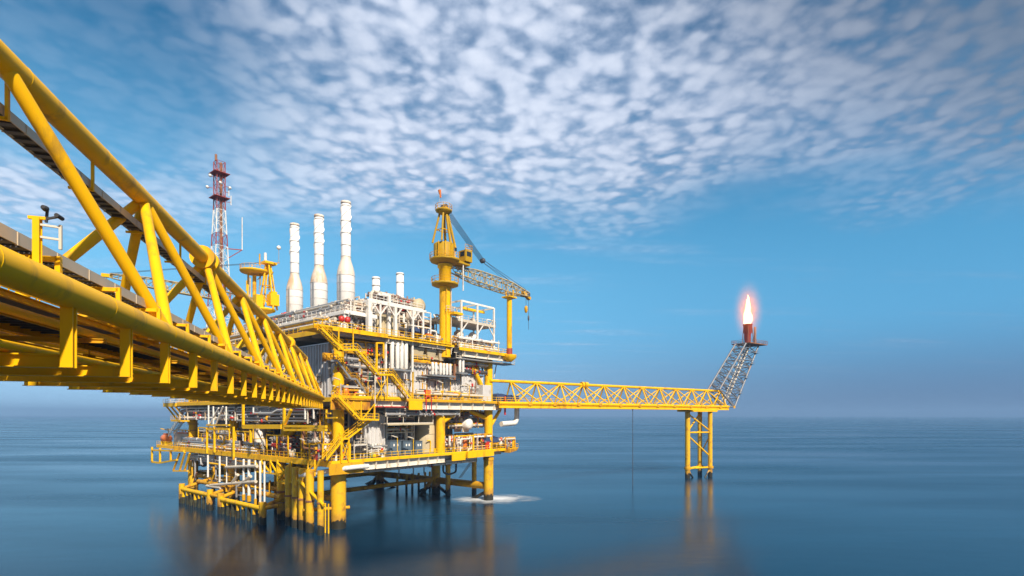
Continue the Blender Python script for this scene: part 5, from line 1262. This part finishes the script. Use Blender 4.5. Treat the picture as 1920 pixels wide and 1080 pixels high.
# ------------------------------------------------------------------ machinery, pipework and racks
def kit(label, cat, u0, u1, v0, v1, z0, z1, seed, name='process_skid', np=20, nv=2, nb=3, pal=('cream', 'white', 'steel', 'stained', 'ydirty', 'grey'), fm='white', face='R', vm=('white', 'stained', 'cream'), levels=1):
    rr = random.Random(seed); t = thing(name, label, cat, ((u0 + u1) / 2, (v0 + v1) / 2, z0))
    du, dv, dz = u1 - u0, v1 - v0, z1 - z0; np = min(95, int(np * 1.4)); nb = int(nb * 1.3)
    if fm:
        n = max(1, round((du if face == 'R' else dv) / 5))
        for i in range(n + 1):
            for k in (0, 1):
                p = (u0 + du * i / n, v0 + dv * k) if face == 'R' else (u0 + du * k, v0 + dv * i / n)
                MB().bar((*p, z0), (*p, z1), .22).build('frame_column', fm, t)
        for l in range(1, levels + 1):
            z = z0 + dz * l / levels
            for k in (0, 1):
                a, b = ((u0, v0 + dv * k, z), (u1, v0 + dv * k, z)) if face == 'R' else ((u0 + du * k, v0, z), (u0 + du * k, v1, z))
                MB().bar(a, b, .16, .26).build('frame_beam', fm, t)
            if l < levels: 
                MB().box(u0, u1, v0, v1, z - .08, z).build('frame_floor', 'grate', t)
                rail(MB(), [(u0, v0, z), (u1, v0, z)] if face == 'R' else [(u0, v0, z), (u0, v1, z)]).build('railing', 'yellow' if rr.random() < .5 else 'cream', t)
    for i in range(nv):
        r = rr.uniform(.45, min(1.1, dz * .28)); m = rr.choice(vm); x = rr.uniform(u0 + r, u1 - r) if du > 2 * r else (u0 + u1) / 2; y = rr.uniform(v0 + r, v1 - r) if dv > 2 * r else (v0 + v1) / 2
        if rr.random() < .5:
            h = min(dz - .4, rr.uniform(1.6, 3.6)); MB().lathe((x, y, z0), [(r * .3, .25), (r, .6), (r, h - .4), (r * .35, h)], 16).build('vessel', m, t)
            for a in range(3): MB().cyl((x + r * .8 * cos(a * 2.1), y + r * .8 * sin(a * 2.1), z0), (x + r * .8 * cos(a * 2.1), y + r * .8 * sin(a * 2.1), z0 + .7), .09, n=6).build('vessel_leg', m, t)
        else:
            ln = rr.uniform(2, 3.6); ax = 'x' if face == 'R' else 'y'; zc = z0 + r + rr.uniform(.4, max(.5, dz - 2 * r - .6) * .6)
            c = (x - ln / 2, y, zc) if ax == 'x' else (x, y - ln / 2, zc)
            MB().lathe(c, [(.05, -.35), (r * .7, -.2), (r, .1), (r, ln - .1), (r * .7, ln + .2), (.05, ln + .35)], 16, ax).build('vessel', m, t)
            b = MB()
            for k in (.25, .75):
                xx, yy = (c[0] + ln * k, y) if ax == 'x' else (x, c[1] + ln * k); b = MB().box(xx - .2, xx + .2, yy - .2, yy + .2, z0, zc - r * .7); b.build('saddle', fm or 'cream', t)
    for i in range(nb):
        w, d, h = rr.uniform(.5, 1.4), rr.uniform(.5, 1.2), rr.uniform(.6, 2.0); x = rr.uniform(u0, max(u0 + .1, u1 - w)); y = rr.uniform(v0, max(v0 + .1, v1 - d))
        z = z0 + (rr.choice(range(levels)) * dz / levels)
        m = rr.choice(('cream', 'slate', 'khaki', 'grey', 'dark', 'bright', 'green', 'orange', 'yellow', 'red')); b = MB().box(x, x + w, y, y + d, z + .1, z + h); g = b.build('cabinet', m, t)
        MB().box(x + .08, x + w - .08, y - .04, y, z + .25, z + h - .12).build('door', m, g)
    for i in range(np):
        r = rr.choice((.07, .09, .12, .16, .22, .28)); m = rr.choice(pal); k = rr.random()
        if face == 'R': y = v0 + dv * rr.random() ** 1.5; a = lambda s_, z, yy=None: V(s_, y if yy is None else yy, z); lo, hi = u0, u1
        else: y = u0 + du * rr.random() ** 1.5; a = lambda s_, z, yy=None: V(y if yy is None else yy, s_, z); lo, hi = v0, v1
        s0 = rr.uniform(lo, hi); s1 = rr.uniform(lo, hi); za = z0 + rr.uniform(.2, dz - .3); zb = z0 + rr.uniform(.2, dz - .3); dd = rr.uniform(.3, 1)
        if k < .3: pts = [a(lo, za), a(hi, za)]
        elif k < .5: pts = [a(s0, z0), a(s0, z1)]
        elif k < .75: pts = [a(s0, z0), a(s0, za), a(s1, za), a(s1, z1)]
        else: pts = [a(lo, za), a(s0, za), a(s0, zb), a(s0, zb, y + dd), a(hi, zb, y + dd)]
        if min((Vector(p) - Vector(q)).length for p, q in zip(pts, pts[1:])) < .3: pts = [a(s0, z0), a(s0, z1)]
        MB().tube(pts, r, 8).build('pipe', m, t)
        if rr.random() < .45:
            p = pts[0].lerp(pts[1], .6); vb_ = MB().lathe(p, [(r * 1.1, -.22), (r * 1.9, -.18), (r * 1.9, .18), (r * 1.1, .22)], 10, 'z' if abs(pts[0].z - pts[1].z) > .1 else ('x' if face == 'R' else 'y')).build('valve', rr.choice((m, 'red', 'ydirty', 'steel')), t)
            q = p + (V(0, -r - .5, 0) if face == 'R' else V(-r - .5, 0, 0)); MB().cyl(p, q, .04, n=5).lathe(q, [(.22, -.03), (.25, 0), (.22, .03)], 10, 'y' if face == 'R' else 'x').build('handwheel', 'red' if rr.random() < .3 else 'steel', vb_)
    return t
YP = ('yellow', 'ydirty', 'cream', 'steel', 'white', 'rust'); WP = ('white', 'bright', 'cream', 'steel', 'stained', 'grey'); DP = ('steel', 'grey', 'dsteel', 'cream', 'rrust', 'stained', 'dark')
ux = lambda px, v: R(px, 700, v).x
vx = lambda px, u: Lf(px, 700, u).y
K = [
 # lower deck, right-hand side
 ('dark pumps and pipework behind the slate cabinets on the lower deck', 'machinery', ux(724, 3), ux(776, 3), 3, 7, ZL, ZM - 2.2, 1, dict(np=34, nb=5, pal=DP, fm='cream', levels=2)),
 ('dense pipework hung under the middle deck above the canopy strip', 'pipework', ux(722, -1), ux(860, -1), -1.2, 2, ZM - 3.3, ZM - 1.75, 2, dict(np=44, nv=0, nb=0, pal=DP + ('white',), fm='cream', name='pipe_rack')),
 ('white and orange pumps between yellow columns, right of lower deck', 'machinery', ux(850, -1), ux(886, -1), -1.2, 4, ZL, ZL + 3.4, 3, dict(np=26, nv=3, nb=4, pal=('white', 'bright', 'orange', 'steel', 'stained', 'rust'), fm='yellow', vm=('bright', 'stained', 'orange'))),
 ('cream pumps and valves right beside the front right leg on the lower deck', 'machinery', ux(888, -1), ux(922, -1), -1, 5, ZL, ZL + 3.6, 4, dict(np=26, nv=3, nb=3, pal=('white', 'stained', 'ydirty', 'rust', 'steel'), fm='ydirty')),
 ('pipework and braces above the lower deck between crane column and right leg', 'pipework', ux(850, 0), ux(930, 0), 1.5, 6, ZM - 6, ZM - 1.8, 5, dict(np=34, nv=2, nb=0, pal=DP + YP, fm='ydirty', name='pipe_rack')),
 ('small pumps and cream pipes right at the near leg foot on the lower deck', 'machinery', ux(604, -1), ux(655, -1), -1.2, 3, ZL, ZL + 3, 6, dict(np=24, nv=2, nb=4, pal=YP, fm='yellow', vm=('orange', 'cream'))),
 ('rust marked machinery with red parts behind the near leg on the lower deck', 'machinery', ux(600, 3), ux(684, 3), 3, 7.5, ZL, ZM - 2, 7, dict(np=34, nv=3, nb=4, pal=DP, fm='ydirty', levels=2)),
 ('cream valves and pipes in front of the narrow grey hut', 'pipework', ux(690, 0), ux(722, 0), -.6, 1.6, ZL, ZL + 2.6, 8, dict(np=14, nv=1, nb=3, pal=WP, fm=None)),
 ('low yellow piping along the outer right corner walkway of the lower deck', 'pipework', 43.2, 46.8, -2.5, 4, ZL, ZL + 2.6, 9, dict(np=18, nv=2, nb=2, pal=YP, fm='ydirty', vm=('bright', 'cream'))),
 # lower deck, left-hand side
 ('yellow and cream pipework between near leg and red machine on the lower deck', 'pipework', -2, 2, 1.5, vx(566, -2), ZL, ZL + 5.5, 10, dict(np=32, nv=2, nb=4, pal=YP, fm='yellow', face='L', levels=2)),
 ('dark red and grey pumps in front of the corrugated hut under the bridge end', 'machinery', -2, .6, vx(540, -2), vx(500, -2), ZL, ZL + 4, 11, dict(np=26, nv=3, nb=4, pal=DP + ('red', 'orange'), fm='yellow', face='L', vm=('red', 'stained', 'khaki'))),
 ('white pumps and pipe loops between the white tank and the middle left leg', 'machinery', -2, 2, vx(478, -2), vx(442, -2), ZL, ZL + 4.5, 12, dict(np=34, nv=4, nb=4, pal=WP + ('ydirty',), fm='yellow', face='L', vm=('bright', 'cream', 'stained'))),
 ('cream and yellow skid between the two left hand legs of the lower deck', 'machinery', -2, 2.5, vx(430, -2), vx(372, -2), ZL, ZL + 5, 13, dict(np=36, nv=4, nb=5, pal=YP + WP, fm='yellow', face='L', levels=2)),
 ('grey and cream pump skid by the small cream cabin at the far left', 'machinery', 1, 6, vx(366, 1), vx(330, 1), ZL, ZL + 4, 14, dict(np=22, nv=2, nb=3, pal=YP, fm='yellow', face='L')),
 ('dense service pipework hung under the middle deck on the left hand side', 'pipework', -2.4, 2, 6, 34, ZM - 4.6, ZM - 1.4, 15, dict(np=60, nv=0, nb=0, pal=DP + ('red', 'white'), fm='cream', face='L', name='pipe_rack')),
 ('pale pipework hung under the far left end of the middle deck', 'pipework', -2.4, 2, 35, 66, ZM - 4.2, ZM - 1.4, 16, dict(np=50, nv=0, nb=0, pal=WP + DP, fm='cream', face='L', name='pipe_rack')),
 ('silver piping and sumps hung under the left part of the lower deck', 'pipework', -2, 3, 24, 60, ZL - 3.2, ZL - 1.2, 17, dict(np=46, nv=3, nb=0, pal=DP + WP, fm='steel', face='L', name='pipe_rack')),
 ('cream drain piping hung under the lower deck behind the bracket plates', 'pipework', 3, 38, 2, 7, ZL - 3.0, ZL - 1.3, 18, dict(np=34, nv=0, nb=0, pal=WP + DP, fm='cream', name='pipe_rack')),
 # middle deck
 ('cream and yellow coolers on top of the pale modules left of the crane column', 'machinery', ux(772, -.5), ux(826, -.5), -.6, 4, 30.8, ZU - 1.3, 19, dict(np=26, nv=4, nb=4, pal=YP + ('khaki', 'khaki'), fm='ydirty', vm=('khaki', 'cream', 'khaki'))),
 ('pipework and walkway above the pale module below the long white tubes', 'pipework', ux(724, 1.5), ux(770, 1.5), 1.2, 5, 28.9, ZU - 1.4, 20, dict(np=28, nv=0, nb=2, pal=DP + WP, fm='yellow', levels=2)),
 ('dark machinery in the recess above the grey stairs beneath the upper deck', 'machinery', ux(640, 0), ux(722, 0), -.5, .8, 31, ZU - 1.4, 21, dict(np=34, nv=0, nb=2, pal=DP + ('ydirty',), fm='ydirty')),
 ('steel pipes and braces between crane column and the right upper leg', 'pipework', ux(846, 1), ux(905, 1), -.6, 4, 29.3, ZU - 2.9, 22, dict(np=30, nv=1, nb=3, pal=YP + DP, fm='ydirty')),
 ('small red and yellow items along the middle deck edge by the pale modules', 'machinery', ux(775, -1), ux(900, -1), -1.9, -.4, ZM, ZM + 2.2, 23, dict(np=16, nv=0, nb=9, pal=('yellow', 'cream', 'steel'), fm=None)),
 ('yellow and orange items at the foot of the grey stairs on the middle deck', 'machinery', ux(628, -1), ux(700, -1), -1.8, .2, ZM, ZM + 2.4, 24, dict(np=16, nv=1, nb=7, pal=('yellow', 'ydirty', 'cream', 'grey'), fm=None, vm=('orange',))),
 ('white and yellow pipe manifold where the near bridge lands on the platform', 'pipework', -2.6, -.9, 3, 12, ZM, ZM + 4.2, 25, dict(np=34, nv=0, nb=4, pal=WP + YP, fm='cream', face='L')),
 ('pale pipework in front of the dark recess left of the deck corner', 'pipework', -2.4, -1.2, 12, 30, ZM, ZU - 1.5, 26, dict(np=60, nv=0, nb=3, pal=DP + WP, fm='cream', face='L', levels=2, name='pipe_rack')),
 ('yellow and cream machinery seen through the far braces of the bridge', 'machinery', -2.4, 2, 30, 60, ZM, ZU - 1.5, 27, dict(np=60, nv=6, nb=8, pal=YP + WP, fm='yellow', face='L', levels=2)),
 # upper deck
 ('cream fans and pipework between the three exhaust stacks', 'machinery', 4, 8, 3, 42, ZT, ZT + 3.0, 28, dict(np=64, nv=12, nb=16, pal=WP + ('stained', 'cream', 'rrust'), fm=None, face='L', vm=('stained', 'cream', 'white'))),
 ('brown and cream process equipment filling the space behind the stacks', 'machinery', 12, 15.5, 11, 42, ZT, ZT + 5.6, 29, dict(np=50, nv=8, nb=10, pal=('stained', 'cream', 'rrust', 'steel', 'grey'), fm='stained', face='L', levels=2, vm=('stained', 'rrust'))),
 ('small red and yellow equipment under the raised white stack deck', 'machinery', -1.5, 1.8, 2, 40, ZU, ZU + 3.0, 30, dict(np=50, nv=4, nb=18, pal=YP + WP, fm=None, face='L', vm=('yellow', 'orange', 'cream'))),
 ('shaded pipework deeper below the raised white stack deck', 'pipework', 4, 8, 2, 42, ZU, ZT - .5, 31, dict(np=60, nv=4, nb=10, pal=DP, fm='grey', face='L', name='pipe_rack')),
 ('brown and white piping behind the white portal frame', 'pipework', ux(745, 5), ux(815, 5), 4.5, 9, ZU, ZU + 6.5, 32, dict(np=44, nv=4, nb=4, pal=('rrust', 'stained', 'cream', 'white', 'steel'), fm='stained', levels=2, vm=('stained', 'rrust', 'cream'))),
 ('cream pipework between the stacks and the khaki enclosure', 'pipework', ux(655, 4), ux(694, 4), 2.5, 7, ZU, ZU + 6.5, 33, dict(np=40, nv=3, nb=3, pal=WP + ('stained', 'cream'), fm='cream', levels=2)),
 ('low yellow and red equipment along the upper deck edge below the crane', 'machinery', ux(796, -1), ux(826, -1), -1.8, 2, ZU, ZU + 1.7, 34, dict(np=14, nv=1, nb=5, pal=YP, fm=None)),
 ('cream pumps crowded at the foot of the white equipment frame', 'machinery', 28, 41.5, -2.2, 4, ZU - .5, ZU + 2.6, 35, dict(np=46, nv=6, nb=8, pal=('stained', 'cream', 'ydirty', 'white', 'rust'), fm=None, vm=('stained', 'cream', 'khaki'))),
 ('cream and yellow plant on the upper deck beneath the left crane', 'machinery', -2, 3, 42, 60, ZU, ZU + 5.5, 36, dict(np=50, nv=6, nb=8, pal=WP + YP, fm='cream', face='L', levels=2)),
 ('brown and cream ducts and pipes above the top beam of the portal frame', 'machinery', ux(700, 4), ux(772, 4), 3, 9, 41.7, 44.6, 37, dict(np=30, nv=5, nb=5, pal=('rrust', 'stained', 'cream', 'steel'), fm=None, vm=('rrust', 'stained', 'khaki'))),
 ('thin cream pipes and boxes lining the outer edge of the raised stack deck', 'pipework', 2.2, 3.6, 2, 42, ZT, ZT + 2.2, 38, dict(np=60, nv=6, nb=16, pal=WP + ('stained', 'rrust'), fm=None, face='L', vm=('stained', 'cream'))),
 ('mixed small pipes and boxes at the yellow railing of the lower deck left face', 'pipework', -2.8, -1.6, 24, 64, ZL, ZL + 2.6, 39, dict(np=60, nv=8, nb=18, pal=YP + WP, fm=None, face='L', vm=('cream', 'stained', 'orange'))),
 ('thin steel pipework in front of the grey cladding behind the long staircase', 'pipework', -1, ux(722, 0), -.2, .7, ZM + 3, ZU - 2.2, 40, dict(np=40, nv=0, nb=5, pal=DP + ('cream', 'ydirty'), fm=None, name='pipe_rack')),
]
for lab, cat, a, b, c, d, e, f, sd, kw in K:
    kit(lab, cat, a, b, c, d, e, f, sd, **kw)
t = thing('cooler_bank', 'cream tapered cooler hoppers over a yellow floor beside the six short white tubes', 'coolers', (ux(790, -1), -1, 30.8))
for a, b in ((772, 795), (800, 818), (822, 836)):
    x0, x1 = ux(a, -1.2), ux(b, -1.2)
    MB().hexa([(x0 + .5, -1, 31.4), (x1 - .5, -1, 31.4), (x1 - .5, 1, 31.4), (x0 + .5, 1, 31.4), (x0, -1.3, 33.2), (x1, -1.3, 33.2), (x1, 1.3, 33.2), (x0, 1.3, 33.2)]).build('hopper', 'khaki', t)
    MB().box(x0, x1, -1.3, 1.3, 33.22, 33.5).build('hopper_lid', 'cream', t)
    MB().cyl(((x0 + x1) / 2, 0, 30.9), ((x0 + x1) / 2, 0, 31.4), .35, n=12).build('outlet', 'yellow', t)
MB().bar((ux(770, -1.4), -1.4, 30.7), (ux(848, -1.4), -1.4, 30.7), .15, .35).build('floor_beam', 'ydirty', t)
rail(MB(), [(ux(770, -1.4), -1.4, 30.9), (ux(806, -1.4), -1.4, 30.9)]).build('railing', 'yellow', t)
# red vessel pair on the upper deck edge
p = R(650, 605, -2.2); t = thing('fire_monitor', 'cluster of two red and white fire monitors on the upper deck corner', 'fire monitor', (p.x, -2.2, ZU))
for dx in (-.9, .3): MB().lathe((p.x + dx, -2.0, ZU + 1.3), [(.15, 0), (.5, .15), (.5, .9), (.15, 1.1)], 14).build('nozzle', 'red', t)
MB().tube([(p.x - .9, -2, ZU), (p.x - .9, -2, ZU + 1.2), (p.x + .3, -2, ZU + 1.2), (p.x + .3, -2, ZU)], .16, 8).build('pipe', 'bright', t)
p = R(802, 735, -2.2); t = thing('fire_hose_box', 'bright red hose box on the middle deck edge above the bracket plates', 'hose box', (p.x, -2.2, ZM))
MB().box(p.x - .7, p.x + .7, -2.3, -1.5, ZM + .7, ZM + 2.0).build('housing', 'red', t); MB().box(p.x - .6, p.x + .6, -2.34, -2.3, ZM + .8, ZM + 1.9).build('door', 'orange', t)
for dx in (-.6, .6): MB().bar((p.x + dx, -1.9, ZM), (p.x + dx, -1.9, ZM + .7), .1).build('leg', 'red', t)

# deck lamps on short yellow posts
lampspots = [('R', 745, 820, 'lower deck lamp post left of the slate cabinets'), ('R', 775, 822, 'lower deck lamp post in front of the buff tank'), ('R', 800, 720, 'cream lamp over the middle deck by the row of short tubes'), ('R', 830, 718, 'cream lamp over the middle deck below the crane column'),
             ('R', 880, 722, 'cream lamp at the right hand middle deck modules'), ('R', 637, 712, 'cream lamp over the near corner of the middle deck'), ('R', 690, 714, 'cream lamp beside the grey edged stairs'),
             ('L', 600, 828, 'cream lamp beside the lower stairs near the close leg'), ('L', 570, 826, 'cream lamp above the red machine'), ('L', 417, 820, 'cream lamp between the yellow hanging frames'), ('L', 395, 818, 'cream lamp left of the yellow hanging frames')]
for s_, px, py, lab in lampspots:
    if s_ == 'R': p = R(px, py, -2.3); d = V(-1.3, 0, .35)
    else: p = Lf(px, py, -2.6); d = V(0, 1.3, .35)
    zf = ZM if py < 750 else ZL
    t = thing('deck_lamp', lab, 'lamp', (p.x, p.y, zf), group='cream fluorescent deck lamps')
    MB().bar((p.x, p.y, zf), p, .1).build('post', 'yellow', t)
    MB().bar(p, p + d, .3, .16).build('lamp_housing', 'cream', t)

# ------------------------------------------------------------------ churned water by the front right leg
def foam():
    m = bpy.data.materials.new('sea_foam'); m.use_nodes = True; nt = m.node_tree; N = nt.nodes; L = nt.links; b = N['Principled BSDF']
    b.inputs['Base Color'].default_value = (.86, .89, .92, 1); b.inputs['Roughness'].default_value = .8
    tc = N.new('ShaderNodeTexCoord'); mp = N.new('ShaderNodeMapping'); L.new(tc.outputs['Object'], mp.inputs['Vector'])
    mp.inputs['Scale'].default_value = (1 / 15, 1 / 10, 1)
    ln = N.new('ShaderNodeVectorMath'); ln.operation = 'LENGTH'; L.new(mp.outputs[0], ln.inputs[0])
    no = N.new('ShaderNodeTexNoise'); no.inputs['Scale'].default_value = .22; no.inputs['Detail'].default_value = 6; L.new(tc.outputs['Object'], no.inputs['Vector'])
    a = N.new('ShaderNodeMath'); a.operation = 'MULTIPLY_ADD'; L.new(no.outputs['Fac'], a.inputs[0]); a.inputs[1].default_value = .9; L.new(ln.outputs['Value'], a.inputs[2])
    r = N.new('ShaderNodeMapRange'); r.interpolation_type = 'SMOOTHSTEP'; L.new(a.outputs[0], r.inputs[0]); r.inputs[1].default_value = 1.25; r.inputs[2].default_value = .40; r.inputs[3].default_value = 0; r.inputs[4].default_value = .9
    L.new(r.outputs[0], b.inputs['Alpha'])
    M['foam'] = m
    c = PLAT.w((42, 1, .04))
    o = MB().add([(17 * cos(2 * pi * i / 40), 11 * sin(2 * pi * i / 40), 0) for i in range(40)], [tuple(range(40))]).build('sea_foam', 'foam')
    o.location = (c.x + .5, c.y - .5, .04); o['kind'] = 'stuff'
foam()

# ------------------------------------------------------------------ sea air
hz = MB().box(-5900, 5900, -3000, 8900, -1, 95).build('haze', 'sea'); hz['kind'] = 'stuff'
m = bpy.data.materials.new('sea_haze'); m.use_nodes = True; N = m.node_tree.nodes; N.clear()
o = N.new('ShaderNodeOutputMaterial'); pv = N.new('ShaderNodeVolumePrincipled'); pv.inputs['Density'].default_value = .00026
pv.inputs['Color'].default_value = (.30, .52, .84, 1); pv.inputs['Anisotropy'].default_value = .0
m.node_tree.links.new(pv.outputs[0], o.inputs['Volume']); hz.data.materials.clear(); hz.data.materials.append(m)
